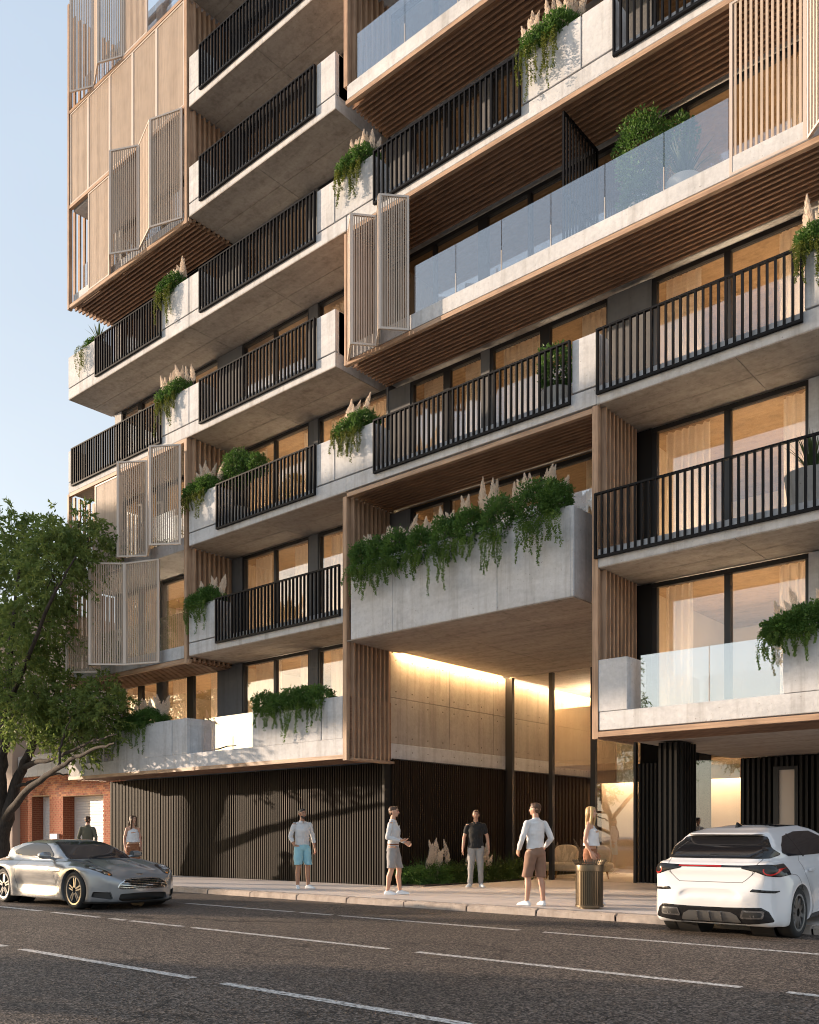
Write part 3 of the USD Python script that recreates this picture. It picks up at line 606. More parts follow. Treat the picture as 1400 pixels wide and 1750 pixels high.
def unit(v): return v / (np.linalg.norm(v, axis=-1, keepdims=True) + 1e-12)
def leaves(P, D, L, W, rs, fold=0.25):
    """rhombic leaves at points P pointing along D: two folded triangles each"""
    n = len(P); D = unit(D); r = rs.normal(size=(n, 3)); S = unit(np.cross(D, r)); N = np.cross(S, D)
    L, W = np.broadcast_to(L, n)[:, None], np.broadcast_to(W, n)[:, None]
    a = P; b = P + D * L * 0.45 + S * W / 2 + N * W * fold; c = P + D * L; d = P + D * L * 0.45 - S * W / 2 + N * W * fold
    V = np.stack([a, b, c, d], 1).reshape(-1, 3); i = np.arange(n)[:, None] * 4
    return V, np.concatenate([i + [0, 1, 2], i + [0, 2, 3]], 0)
def shrub(rs, c, r, n, L=0.062, W=0.036, lump=0.25):
    """leaves through an uneven crown of radii r about c"""
    c, r = np.array(c, float), np.array(r, float)
    u = unit(rs.normal(size=(n, 3))); rad = rs.uniform(0.45, 1.0, n) ** 0.6
    k = 1 + lump * 2 * (meshkit.noise(u * 2.3 + c * 3, 4) - 0.5) + lump * 1.6 * (meshkit.noise(u * 5.1 + c, 9) - 0.5)
    P = c + u * rad[:, None] * k[:, None] * r
    D = u * 0.8 + rs.normal(size=(n, 3)) * 0.6 + [0, 0, 0.15]
    return leaves(P, D, rs.uniform(0.6, 1.3, n) * L, rs.uniform(0.7, 1.2, n) * W, rs)
def vine(rs, p, length, n, L=0.032, W=0.022, out=0.08, sway=0.05):
    """a strand that leans out and hangs down"""
    t = rs.uniform(0, 1, n) ** 0.85; ph = rs.uniform(0, 6.28, 2)
    x = p[0] + sway * np.sin(t * 4 + ph[0]) * t + rs.normal(size=n) * 0.022 * (1.15 - t)
    y = p[1] - out * np.minimum(1, t * 6) + rs.normal(size=n) * 0.016 - 0.02 * np.sin(t * 5 + ph[1])
    z = p[2] - length * t + 0.05 * (1 - t)
    P = np.stack([x, y, z], 1); D = rs.normal(size=(n, 3)) * 0.7 + [0, -0.3, -0.7]
    return leaves(P, D, rs.uniform(0.7, 1.3, n) * L, rs.uniform(0.7, 1.3, n) * W, rs)
def plume(rs, base, h, lean=0.0, w=0.06):
    """a feathery pampas head: wisps lie along the stalk and draw in to a pointed, nodding tip"""
    n = 480; m = MB(); b0 = np.array(base, float); dy = rs.normal() * 0.05
    def at(t): t = np.asarray(t)[..., None]; return b0 + np.concatenate([lean * t ** 1.7, dy * t ** 1.5, h * (t - 0.06 * abs(lean) / 0.2 * t ** 3)], -1)
    m.tube(at(np.array([0, 0.35, 0.7, 1.0])), [0.004, 0.003, 0.002, 0.001], 4)
    s = rs.uniform(0, 1, n); t = 0.40 + 0.58 * s
    prof = np.sin(np.pi * np.clip(0.12 + 0.88 * s, 0, 1) ** 0.75); rad = w * prof
    a = rs.uniform(0, 6.28, n); rr = rad * np.sqrt(rs.uniform(0.02, 1.0, n))
    P = at(t) + np.stack([np.cos(a) * rr, np.sin(a) * rr, 0 * a], 1) - [0, 0, 0.03]
    o = 0.55 * (1 - s) + 0.22
    D = np.stack([np.cos(a) * o + lean, np.sin(a) * o + dy, 1.0 + rs.uniform(0, 0.4, n)], 1)
    v, f = leaves(P, D, rs.uniform(0.035, 0.085, n) * (1 - 0.2 * s), 0.012, rs); m.add(v, f)
    return m
def spikes(rs, c, n, L, W=0.035, spread=0.8):
    m = MB()
    for i in range(n):
        a, e = rs.uniform(0, 6.28), rs.uniform(0.15, 1.0) * spread
        d = np.array([np.cos(a) * np.sin(e), np.sin(a) * np.sin(e), np.cos(e)]); l = L * rs.uniform(0.7, 1.15)
        s = unit(np.cross(d, [0, 0, 1.0]) + 1e-6); droop = np.array([0, 0, -0.22 * l * np.sin(e)])
        p0 = np.array(c, float); p1 = p0 + d * l * 0.55; p2 = p0 + d * l + droop; w = W * (1, 1.1, 0.05)[0]
        m.add([p0 - s * w * .4, p0 + s * w * .4, p1 + s * w * .5, p1 - s * w * .5, p2], [[0, 1, 2], [0, 2, 3], [3, 2, 4]])
    return m
GP = 'planters on the apartment balconies'
def planting(name, label, cat, seed, bushes=(), vines=(), plumes=(), spik=(), group=GP, vm=None, bm=None, density=1.0):
    """one planter's worth of planting; coordinates are world metres, taken relative to the first bush or spike"""
    rs = np.random.RandomState(seed)
    o = np.array((bushes[0][0] if bushes else spik[0][0]), float)
    t = thing(name, label, cat, o, group=group)
    for c, r, n in bushes:
        v, f = shrub(rs, np.array(c) - o, r, int(n * density)); obj('shrub', (v, f), bm or SHRUB, t, kind='stuff')
    for c, n, L in spik:
        obj('strap_leaves', spikes(rs, np.array(c) - o, n, L), SPIKE, t, kind='stuff')
    for p, length, n, cnt, wd in vines:                   # cnt strands spread over width wd
        m = MB()
        for i in range(cnt):
            q = np.array(p) - o + [(i / max(1, cnt - 1) - 0.5) * wd + rs.normal() * 0.02, rs.uniform(-0.06, 0.02), rs.uniform(-0.03, 0.05)]
            ll = length * (0.35 + 0.65 * rs.uniform(0, 1)) if cnt > 1 else length
            v, f = vine(rs, q, ll, int(n * density * (0.5 + ll / length / 2))); m.add(v, f)
        obj('trailing_strands', m, vm or VINE, t, kind='stuff')
    for p, h, lean in plumes: obj('plume', plume(rs, np.array(p) - o, h, lean), PLUME, t)
    return t
def stand(rs, x0, x1, y, z, n, h0, h1, lean=0.1):         # a row of plumes
    return [((rs.uniform(x0, x1), y + rs.uniform(-0.08, 0.1), z), rs.uniform(h0 * 0.8, h1 * 1.1) + 0.08, rs.uniform(-lean, lean) * 2.4) for _ in range(n)]
def top(k): return ZB[k] + 1.37
GP = 'planters on the apartment balconies'
yb = YF + 0.22; yv = YF - 0.03
def mix(name, label, seed, x, w, k, plx=None, n=2600, vl=0.8, spik=False, side=1, z=None, vcount=7, vm=None, npl=9, h=(0.45, 0.75)):
    """pampas, a round shrub and trailing strands over the planter's face, w metres wide about x"""
    rs = np.random.RandomState(seed + 100); zt = top(k) if z is None else z
    b = [((x + 0.12 * side * w, yb - 0.05, zt + 0.13), (0.38 * w, 0.36, 0.31), n * 1.35), ((x - 0.25 * side * w, yb - 0.10, zt + 0.07), (0.32 * w, 0.33, 0.23), n)]
    vs = [((x - 0.12 * w, yv, zt + 0.02), vl * 0.85, 190, vcount + 3, 0.7 * w), ((x + 0.05 * w, yv, zt + 0.02), vl * 1.15, 200, 4, 0.25 * w), ((x - 0.45 * w, yv, zt), vl * 1.1, 200, 3, 0.14 * w)]
    px = plx or (x - 0.45 * w, x + 0.3 * w)
    pl = stand(rs, px[0] - 0.08, px[1], yb, zt + 0.02, int(npl * 1.25), h[0] + 0.08, h[1] + 0.1)
    sp = [((x + 0.3 * side * w, yb, zt), 26, 0.55)] if spik else []
    return planting(name, label, 'planter plant', seed, b, vs, pl, sp, vm=vm)
mix('planter_plant', 'pampas, shrub and long trailing vines at the highest planter under the glass balcony', 1, -9.45, 1.15, 5, plx=(-10.0, -8.75), vl=1.05, npl=16)
mix('planter_plant', 'pampas tuft over trailing plant left of the long black railing with window screen below', 2, -14.65, 1.05, 5, plx=(-15.0, -14.15), vl=0.8, npl=10)
mix('planter_plant', 'cream pampas and vines on planter just below the upper timber slatted box', 3, -21.95, 1.0, 5, plx=(-22.35, -21.35), vl=0.95, npl=9)
planting('planter_plant', 'yucca with yellow-green hanging vines at the left end of a concrete balcony', 'planter plant', 4,
         [((-26.35, yb, top(5) + 0.05), (0.42, 0.26, 0.2), 2200)], [((-26.6, yv, top(5)), 0.85, 150, 6, 0.5), ((-26.55, yv, top(5)), 1.25, 170, 2, 0.15)], [], [((-26.1, yb, top(5) + 0.05), 34, 0.62)])
mix('planter_plant', 'two pampas groups and dark shrub on planter above the folded timber screens', 5, -21.85, 1.25, 4, plx=(-22.5, -21.2), vl=0.95, npl=15)
mix('planter_plant', 'pampas beside a spiky yucca with yellow vines left of the middle railing', 6, -14.7, 1.15, 3, plx=(-15.15, -14.6), vl=0.8, npl=8, spik=True)
mix('planter_plant', 'dense shrub with trailing yellowish stems and pampas beside a timber fin wall', 7, -20.55, 1.25, 3, plx=(-20.9, -20.0), vl=0.75, n=3400, npl=9)
mix('planter_plant', 'bright green trailing plant with short pampas on lower planter left of black railing', 8, -20.45, 1.25, 2, plx=(-20.8, -19.8), vl=0.85, n=3200, npl=9, h=(0.35, 0.6), vm=VINEG)
mix('planter_plant', 'low planter of green shrubs and vines beside the street tree crown', 9, -23.55, 2.3, 1, plx=(-24.4, -22.6), z=3.24 + 1.37, vl=0.95, n=5200, npl=14, h=(0.35, 0.65), vcount=12, vm=VINEG)
rs_ = np.random.RandomState(10)
planting('planter_plant', 'wide curtain of ferny green vines over the lowest concrete planter above the batten wall', 'planter plant', 10,
         [((-17.9 + i * 0.48, yb - 0.1, 4.61 + rs_.uniform(-0.02, 0.12)), (0.42, 0.38, 0.30), 2600) for i in range(5)],
         [((-17.9 + i * 0.4, yv, 4.55), (0.5, 0.7, 1.15, 0.85, 0.45, 0.8)[i], 170, 6, 0.45) for i in range(6)], [], [((-17.7, yb, 4.6), 8, 0.5), ((-16.2, yb, 4.6), 8, 0.45)], vm=VINEG)
xs = [-14.38, -13.9, -13.35, -12.65, -11.95, -11.35, -10.6, -9.75, -9.3]
planting('entrance_planting', 'long row of hanging green shrubs and pampas on the big planter above the entrance', 'planter plant', 11,
         [((q, yb - 0.20, 7.56 + (0.03, 0.05, 0.04, 0.02, 0.05, 0.18, 0.12, 0.2, 0.22)[i]), ((0.30, 0.31, 0.34, 0.34, 0.36, 0.31, 0.40, 0.42, 0.30)[i], 0.42, (0.46, 0.44, 0.5, 0.42, 0.52, 0.40, 0.5, 0.54, 0.38)[i]), 3900) for i, q in enumerate(xs)],
         [((q, YF - 0.22, 7.40), (0.75, 0.8, 0.65, 0.6, 1.05, 0.5, 0.8, 0.75, 0.95)[i], 200, 9, 0.5) for i, q in enumerate(xs)],
         stand(rs_, -14.6, -13.6, yb + 0.12, 7.74, 12, 0.38, 0.58) + stand(rs_, -13.5, -11.9, yb + 0.12, 7.76, 18, 0.4, 0.65) + stand(rs_, -11.7, -10.8, yb + 0.12, 7.82, 11, 0.55, 0.85) + stand(rs_, -10.7, -9.2, yb + 0.12, 7.84, 20, 0.5, 0.75), vm=VINEG)
mix('planter_plant', 'shrub with pale plumes on the concrete planter right of the glass balustrade', 12, -4.75, 1.1, 1, plx=(-5.1, -4.2), z=3.26 + 1.36, vl=0.6, n=3600, npl=9, h=(0.35, 0.6), vm=VINEG)
mix('planter_plant', 'plumes and yellow vines at the right edge beside the third-floor railing', 13, -4.35, 0.9, 3, plx=(-4.7, -4.1), vl=0.95, npl=9, h=(0.5, 0.8))

def potted(name, label, loc, seed, pot=(0.26, 0.2, 0.42), potm=None, bush=None, spik=None, trunk=0.0, cat='potted plant'):
    rs = np.random.RandomState(seed); t = thing(name, label, cat, loc)
    rt, rb, h = pot
    p = trimesh.creation.revolve([[0, 0], [rb * 0.97, 0], [rb, 0.01], [rt, h - 0.01], [rt - 0.01, h], [rt - 0.035, h], [rt - 0.045, h - 0.05], [0, h - 0.05]], sections=28)
    obj('pot', p, potm or POT, t, smooth=35)
    if trunk:
        m = MB()
        for i in range(3): m.tube([(0.03 * i - 0.03, 0, h - 0.06), (rs.normal() * 0.06, rs.normal() * 0.05, h + trunk * 0.5), (rs.normal() * 0.12, rs.normal() * 0.1, h + trunk)], [0.016, 0.012, 0.008], 5)
        obj('stem', m, BARK, t)
    for c, r, n in bush or (): obj('foliage', shrub(rs, c, r, n, L=0.07, W=0.04), SHRUB, t, kind='stuff')
    for c, n, L in spik or (): obj('strap_leaves', spikes(rs, c, n, L), SPIKE, t, kind='stuff')
    return t
potted('potted_tree', 'leafy small tree in a pot behind the glass, right of black partition screen', (-7.75, 15.95, 12.76), 21, (0.3, 0.25, 0.45), None, [((-0.15, 0, 1.55), (0.5, 0.42, 0.75), 3600), ((0.55, 0.1, 1.5), (0.3, 0.3, 0.4), 1300)], None, 1.0)
potted('potted_palm', 'arching palm in round white pot behind the glass balustrade', (-6.98, 15.75, 12.76), 22, (0.33, 0.22, 0.42), WPOT, None, [((0, 0, 0.4), 60, 0.85)])
potted('potted_shrub', 'low round shrub behind the glass at the foot of the small tree', (-7.75, 15.5, 12.76), 23, (0.2, 0.16, 0.2), None, [((0, 0, 0.38), (0.36, 0.3, 0.3), 1800)])
potted('potted_shrub', 'bushy shrub in grey pot behind the right end of the middle railing', (-9.55, 15.6, 9.72), 24, (0.33, 0.3, 0.42), None, [((0, 0, 0.85), (0.38, 0.34, 0.5), 2600)])
potted('potted_yucca', 'spiky yucca in wide grey pot behind the railing at right edge', (-4.75, 15.65, 6.68), 25, (0.42, 0.34, 0.6), None, None, [((0, 0, 0.6), 60, 0.75)])
potted('potted_shrub', 'round green tree-like shrub behind the railing next to timber fins', (-19.55, 15.65, 9.72), 26, (0.3, 0.26, 0.45), None, [((0, 0, 1.55), (0.6, 0.4, 0.5), 4200), ((0.75, 0, 1.45), (0.28, 0.28, 0.3), 1200)], None, 0.9)

# ---------------------------------------------------------------- garden bed at the entrance
bed = [(-14.55, 17.1, 0.48, 0), (-14.45, 17.75, 0.5, 0), (-14.4, 18.35, 0.46, 1), (-14.35, 19.05, 0.5, 1), (-14.3, 19.7, 0.44, 1), (-14.3, 20.4, 0.46, 1), (-14.25, 21.05, 0.4, 1)]
bl = ['bright green garden shrub nearest the batten corner at the entrance bed', 'deep green shrub under the tall plumes in the entrance bed', 'low garden shrub between two plume clumps in the entrance bed',
      'garden shrub left of the man in black polo', 'garden shrub just right of the man in black polo', 'olive garden shrub midway to the lobby glass', 'last low shrub of the entrance bed beside the sofa window']
for i, (x, y, r, m_) in enumerate(bed):
    rs = np.random.RandomState(50 + i); t = thing('garden_shrub', bl[i], 'shrub', (x, y, 0.12), group='shrubs of the entrance bed')
    obj('foliage', shrub(rs, (0, 0, 0.16), (r, r * 0.95, rs.uniform(0.26, 0.40)), 2600, L=0.06, W=0.035, lump=0.5), SHRUB2 if m_ else SHRUB, t, kind='stuff')
for i, (x, y, n, h, l) in enumerate([(-14.6, 17.45, 1, 0.95, 'single tan pampas plume rising beside the batten corner'), (-14.5, 18.0, 8, 1.15, 'tall clump of tan pampas plumes in entrance bed'), (-14.4, 19.35, 7, 1.05, 'tan pampas clump beside the man in black polo')]):
    rs = np.random.RandomState(70 + i); t = thing('pampas_grass', l, 'pampas grass', (x, y, 0.12), group='pampas of the entrance bed')
    for k in range(n): obj('plume', plume(rs, (rs.uniform(-.12, .15), rs.uniform(-.5, .5), 0.1), h * rs.uniform(0.6, 1.0), rs.uniform(-.25, .25), 0.062), PLUME, t)
    obj('strap_leaves', spikes(rs, (0, 0, 0.1), 40, 0.75, 0.014, 0.7), SPIKE, t, kind='stuff')
for i, (x, y, l) in enumerate([(-14.2, 20.0, 'thin grassy tuft in the entrance bed right of man in black'), (-14.2, 20.75, 'thin grassy tuft near the lobby glass in the bed')]):
    rs = np.random.RandomState(80 + i); t = thing('grass_tuft', l, 'grass', (x, y, 0.12)); obj('strap_leaves', spikes(rs, (0, 0, 0.1), 70, 0.8, 0.013, 0.9), SPIKE, t, kind='stuff')
obj('bed_soil', MB().box(-14.98, -13.95, 16.75, 21.5, 0.117, 0.15), SOIL, None, kind='structure')

# ---------------------------------------------------------------- the street tree at the left
rs = np.random.RandomState(31)
tree = thing('street_tree', 'large leafy street tree with dark leaning trunk at the left edge', 'tree', (-29.3, 13.75, 0.12))
def tw(px, py, dy=0.0):       # a point of the limbs, read off the photograph at the tree's own distance
    Y = 13.75 + dy; d = Fv + (px - 700) / 1554.5 * Rv; t = Y / d[1]; return np.array([t * d[0], Y, CAM_H + (1429 - py) / 1554.5 * t]) - [-29.3, 13.75, 0.12]
limbs = [([(-0.05, 0, -0.15), tw(2, 1440), tw(14, 1385), tw(30, 1330, .2), tw(52, 1285, .3), tw(62, 1240, .4), tw(70, 1180, .6)], [0.30, 0.26, 0.20, 0.16, 0.13, 0.10, 0.05]),
         ([tw(2, 1430), tw(0, 1350, -.2), tw(4, 1290, -.3), tw(10, 1200, -.4), tw(20, 1080, -.3), tw(35, 960, 0)], [0.24, 0.21, 0.17, 0.12, 0.07, 0.03]),
         ([tw(6, 1405), tw(40, 1358, -.3), tw(80, 1325, -.5), tw(118, 1300, -.7), tw(160, 1282, -.9), tw(196, 1270, -1)], [0.15, 0.11, 0.085, 0.06, 0.045, 0.02]),
         ([tw(40, 1310, .25), tw(75, 1300, .1), tw(110, 1290, 0), tw(150, 1270, 0), tw(200, 1255, -.2)], [0.10, 0.07, 0.055, 0.035, 0.015]),
         ([tw(30, 1345, .1), tw(55, 1335, .4), tw(90, 1322, .6), tw(120, 1325, .7)], [0.06, 0.045, 0.035, 0.015]),
         ([tw(55, 1275, .3), tw(68, 1262, .6), tw(80, 1215, .8), tw(110, 1150, 1)], [0.10, 0.09, 0.06, 0.03]),
         ([tw(8, 1220, -.4), tw(50, 1120, -.8), tw(90, 1020, -.9), tw(130, 950, -.6)], [0.08, 0.06, 0.045, 0.02]),
         ([tw(2, 1340, -.2), (-0.9, 0.2, 4.5), (-2.4, 0.5, 6.2), (-4.0, 0.4, 8.5)], [0.18, 0.15, 0.1, 0.04]),
         ([tw(100, 1310, -.6), tw(105, 1270, -.5), tw(120, 1225, -.5)], [0.045, 0.03, 0.015])]
for i, (p, r) in enumerate(limbs):
    p = np.array([np.array(q, float) for q in p]); tt = np.linspace(0, 1, len(p)); u = np.linspace(0, 1, len(p) * 4)
    P = np.stack([np.interp(u, tt, p[:, k]) for k in range(3)], 1); P[1:-1] = (P[:-2] + 2 * P[1:-1] + P[2:]) / 4; P[1:-1] += rs.normal(size=(len(P) - 2, 3)) * 0.018
    obj('trunk' if i == 0 else 'limb', MB().tube(P, np.interp(u, tt, r), 10), BARK, tree, smooth=True)
blobs = [(20, 925, 62, 0), (75, 935, 60, .4), (130, 905, 44, 0), (150, 935, 40, .3), (95, 975, 75, -.3), (25, 1000, 75, .5), (60, 1060, 60, -.5), (15, 1110, 85, .4), (85, 1110, 48, .6), (45, 1170, 55, -.6), (110, 1195, 48, .5),
         (150, 1220, 52, .5), (185, 1208, 30, .5), (60, 1225, 42, .6), (130, 1262, 36, .4), (20, 1215, 50, -1.0), (105, 1240, 40, 0.5), (170, 1180, 26, 0.6), (-60, 950, 90, 0), (-90, 1080, 110, 0), (-60, 1200, 90, .5), (-150, 1000, 100, 0.3), (-180, 1130, 100, 0)]
Pc, Rc = [], []
for px, py, r, dy in blobs:
    c = tw(px, py, dy); R_ = r / 56.0
    n = int(135 * R_ ** 2.1) + 20
    u = unit(rs.normal(size=(n, 3))); rad = rs.uniform(0.35, 1.0, n) ** 0.5; k = 0.75 + 0.5 * meshkit.noise(u * 2.5 + c, 3)
    Pc.append(c + u * (rad * k)[:, None] * [R_, min(R_ * 1.1, 1.5) if px < 60 else min(R_, 0.85), R_ * 0.92]); Rc.append(u)
Pc, Rc = np.vstack(Pc), np.vstack(Rc); crown, twigs = MB(), MB()
for c, u in zip(Pc, Rc):
    n = 17; d0 = unit(u * [1, 1, 0.4] + rs.normal(size=3) * 0.5 + [0, 0, -0.1]); l = rs.uniform(0.35, 0.6)
    t = rs.uniform(0, 1, n); P = c + d0 * (t * l)[:, None] + np.array([0, 0, -0.35]) * (t ** 2 * l)[:, None]
    D = d0 * 0.7 + rs.normal(size=(n, 3)) * 0.55 + [0, 0, -0.35]
    v, f = leaves(P, D, rs.uniform(0.11, 0.2, n), rs.uniform(0.045, 0.07, n), rs, 0.2); crown.add(v, f)
for i in rs.choice(len(Pc), 260, replace=False):
    a = Pc[i] - Rc[i] * 0.7; twigs.tube([a, Pc[i] - Rc[i] * 0.2 + [0, 0, 0.05], Pc[i] + Rc[i] * 0.2], [0.014, 0.01, 0.004], 4)
obj('twigs', twigs, BARK, tree, kind='stuff'); obj('crown', crown, TREEL, tree, kind='stuff')

copy_of(tree, 'street_tree', 'leafy tree across the road, mirrored in the lobby glass beside the dark column', 'tree', (-25.0, -4.0, 0.12), 3.1, 0.75)
# ================================================================ curtains behind the windows
def curtain(x0, x1, z0, z1, label, seed, y=YW + 0.34):
    rs = np.random.RandomState(seed); n = max(10, int((x1 - x0) / 0.018)); x = np.linspace(x0, x1, n)
    ph = np.cumsum(rs.uniform(0.65, 1.35, n)) * 0.018 * 2 * PI / 0.135
    yy = y + 0.038 * np.sin(ph) + 0.014 * np.sin(ph * 0.43 + 1.0)
    zs = np.linspace(z0, z1, 4); V = np.array([[[x[i] + 0.006 * math.sin(j * 2.1 + i * .1), yy[i] + 0.006 * math.sin(j + ph[i] * .5), zs[j]] for i in range(n)] for j in range(4)]).reshape(-1, 3)
    f = [[j * n + i, j * n + i + 1, (j + 1) * n + i + 1, (j + 1) * n + i] for j in range(3) for i in range(n - 1)]
    obj('curtain', (V, np.array(f)), CURTAIN, None, smooth=True, label=label, cat='curtain', group='curtains behind the apartment windows')
def zr(k): return ZB[k] + 0.38, ZB[k + 1] - 0.05
CT = [(-7.92, -7.35, 1, 'cream curtain at the left of the large window above the lower glass balustrade at right'), (-5.72, -5.18, 1, 'cream curtain at the right of the window above the lower glass balustrade at right'),
      (-7.92, -7.0, 2, 'wide cream curtain at the left of the right window with black railing, second storey'), (-5.65, -5.18, 2, 'cream curtain behind the potted yucca at the right edge'),
      (-7.92, -7.2, 3, 'cream curtain left in the topmost full window of the right bay, under timber soffit'), (-5.72, -5.18, 3, 'cream curtain right in the topmost full window of the right bay, under timber soffit'),
      (-14.18, -13.46, 3, 'first curtain from the left behind the middle railing'), (-12.92, -12.2, 3, 'second curtain from the left behind the middle railing'), (-11.84, -10.65, 3, 'widest curtain behind the middle railing'), (-9.82, -9.06, 3, 'curtain above the potted shrub at the end of the middle railing'),
      (-12.2, -11.2, 2, 'brownish curtain behind the pampas of the entrance planter'), (-9.72, -9.0, 2, 'curtain at the right end above the entrance planter'), (-13.9, -13.2, 2, 'curtain at the left end above the entrance planter'),
      (-20.5, -19.95, 3, 'narrow curtain behind round shrub and railing beside timber fins'), (-18.45, -17.92, 3, 'narrow curtain left of the grey pier, middle storey'), (-17.4, -15.2, 3, 'wide curtain right of the grey pier above a concrete panel'),
      (-20.5, -19.8, 2, 'curtain behind the lower black railing, leftmost'), (-18.82, -17.92, 2, 'curtain behind the lower black railing, left of the pier'), (-17.4, -15.2, 2, 'curtain behind the lower black railing, right of the pier'),
      (-20.5, -19.32, 1, 'wide curtain behind the ferny vines of the lowest planter, left'), (-18.6, -17.92, 1, 'curtain behind the ferny vines, left of the pier'), (-17.4, -15.2, 1, 'lowest curtain beside the timber fins of the entrance'),
      (-20.5, -19.5, 4, 'curtain behind the railing of the short projecting balcony, left'), (-18.4, -17.92, 4, 'curtain behind the railing of the short projecting balcony, beside the pier'), (-17.4, -15.4, 4, 'curtain above the end of the short projecting balcony'),
      (-20.5, -19.4, 5, 'upper curtain behind a black railing under a concrete soffit, left'), (-17.4, -15.4, 5, 'upper curtain over concrete end panels under a deep soffit'),
      (-26.84, -26.3, 1, 'curtain nearest the street tree crown on the lowest storey'), (-25.2, -24.92, 1, 'slim curtain beside the grey pier near the tree'), (-24.55, -23.6, 1, 'wide curtain over the leafy planter near the tree'), (-22.6, -21.8, 1, 'curtain right of the wide mullion near the tree'),
      (-26.84, -26.2, 4, 'curtain at the left corner window under a concrete balcony'), (-25.1, -24.6, 4, 'curtain in second corner window under a concrete balcony'),
      (-13.9, -13.3, 5, 'curtain behind the high railing, left'), (-12.9, -12.2, 5, 'pale curtain in the middle of the high railing'), (-11.7, -10.9, 5, 'curtain behind the high railing, right'), (-9.9, -9.1, 5, 'curtain hidden behind the high planter'),
      (-8.7, -8.1, 4, 'pale curtain beside the black partition screen'), (-7.85, -7.45, 4, 'narrow curtain behind the small potted tree'), (-5.6, -5.2, 4, 'curtain behind the wide timber screen'), (-6.9, -6.3, 5, 'curtain behind the top right railing')]
for i, (a, b, k, l) in enumerate(CT):
    z0, z1 = zr(k)
    if k == 1 and a < -14: z0 += 0.03
    if k == 4 and a > -15: z0 = 12.78
    curtain(a, b, z0, z1, l, 300 + i)

# ================================================================ neighbouring buildings at the left
BRICKS = [mat('brick_%s' % n, {'g': ('geometry', {}), 'n': ('noise_texture', {'scale': 26.0, 'detail': 5.0}), 'r': ('rgb_ramp', {'ramp': [(0.3, lo), (0.75, hi)]}), 'bu': ('bump', {'strength': 0.5, 'distance': 0.01}), 'p': ('principled_bsdf', {'roughness': 0.85})},
     [('g.position', 'n.vector'), ('n.fac', 'r.fac'), ('r.color', 'p.base_color'), ('n.fac', 'bu.height'), ('bu.normal', 'p.normal')])
     for n, lo, hi in (('red', (0.22, 0.055, 0.025), (0.40, 0.12, 0.055)), ('orange', (0.32, 0.11, 0.045), (0.50, 0.20, 0.085)), ('brown', (0.14, 0.04, 0.022), (0.28, 0.085, 0.045)))]
MORTAR = plain('mortar', (0.40, 0.28, 0.17), 0.95)
PINK = mat('pink_render', {'g': ('geometry', {}), 'n': ('noise_texture', {'scale': 0.7, 'detail': 6.0}), 'r': ('rgb_ramp', {'ramp': [(0.3, (0.40, 0.32, 0.28)), (0.7, (0.50, 0.41, 0.36))]}), 'p': ('principled_bsdf', {'roughness': 0.9})}, [('g.position', 'n.vector'), ('n.fac', 'r.fac'), ('r.color', 'p.base_color')])
SHUT = plain('white_shutter', (0.66, 0.65, 0.66), 0.45)
bb = thing('brick_building', 'low red brick building with white roller shutters behind the grey car', 'building')
XB0, XB1, YB, ZT = -35.08, -27.56, 17.2, 3.62
ops = [(-34.13, -32.77, 2.86), (-31.77, -29.0, 2.80)]
wl = MB()
def wallbox(x0, x1, z0, z1): wl.box(x0, x1, YB, YB + 0.55, z0, z1)
wallbox(XB0, ops[0][0], 0.1, ZT); wallbox(ops[0][1], ops[1][0], 0.1, ZT); wallbox(ops[1][1], XB1, 0.1, ZT); wallbox(ops[0][0], ops[0][1], ops[0][2], ZT); wallbox(ops[1][0], ops[1][1], ops[1][2], ZT)
obj('mortar', wl, MORTAR, bb)
rb = random.Random(8); count = 0; rest = MB(); zb_ = ZT - 0.084; row = 0
while zb_ > 0.12:
    x = XB0 + (0 if row % 2 else -0.12)
    while x < XB1:
        a, b = max(x, XB0), min(x + 0.228, XB1); x += 0.24
        cuts = [(a, b)]
        for o0, o1, oz in ops:
            if zb_ + 0.04 < oz:
                nc = []
                for a_, b_ in cuts:
                    if b_ <= o0 or a_ >= o1: nc.append((a_, b_))
                    else:
                        if a_ < o0 - 0.03: nc.append((a_, o0 - 0.004))
                        if b_ > o1 + 0.03: nc.append((o1 + 0.004, b_))
                cuts = nc
        for a_, b_ in cuts:
            if b_ - a_ < 0.03: continue
            p = rb.uniform(0.006, 0.014)
            if zb_ > 1.3 and count < 520 and b_ - a_ > 0.1 and a_ < -28.3 and count < 300 and (row % 1 == 0) and zb_ > 1.9:
                obj('brick', MB().box(a_, b_, YB - p, YB - 0.001, zb_, zb_ + 0.068), BRICKS[rb.choice((0, 0, 1, 1, 2))], bb); count += 1
            else: rest.box(a_, b_, YB - p, YB - 0.001, zb_, zb_ + 0.068)
    zb_ -= 0.08; row += 1
obj('bricks', rest, BRICKS[0], bb, kind='stuff')
rv = MB()                                                  # bricks of the door reveals, facing right
for o0, o1, oz in ops:
    z = oz - 0.08; r_ = 0
    while z > 0.12:
        y = YB + 0.003
        while y < YB + 0.54:
            e = min(y + (0.11 if (r_ % 2 and y < YB + .01) else 0.225), YB + 0.545); rv.box(o0 + 0.001, o0 + rb.uniform(0.006, 0.012), y, e, z, z + 0.068); y = e + 0.012
        z -= 0.08; r_ += 1
obj('reveal_bricks', rv, BRICKS[2], bb, kind='stuff')
for o0, o1, oz in ops:
    sh = group_of('roller_shutter', bb); z = 0.12
    obj('guide', MB().box(o0 + 0.02, o0 + 0.09, YB + 0.44, YB + 0.52, 0.12, oz), SHUT, sh)
    while z < oz - 0.02:
        m = rbox(o0 + 0.09, o1 - 0.01, YB + 0.46, YB + 0.50, z, min(z + 0.098, oz), 0.012); obj('slat', MB().man(m), SHUT, sh); z += 0.1
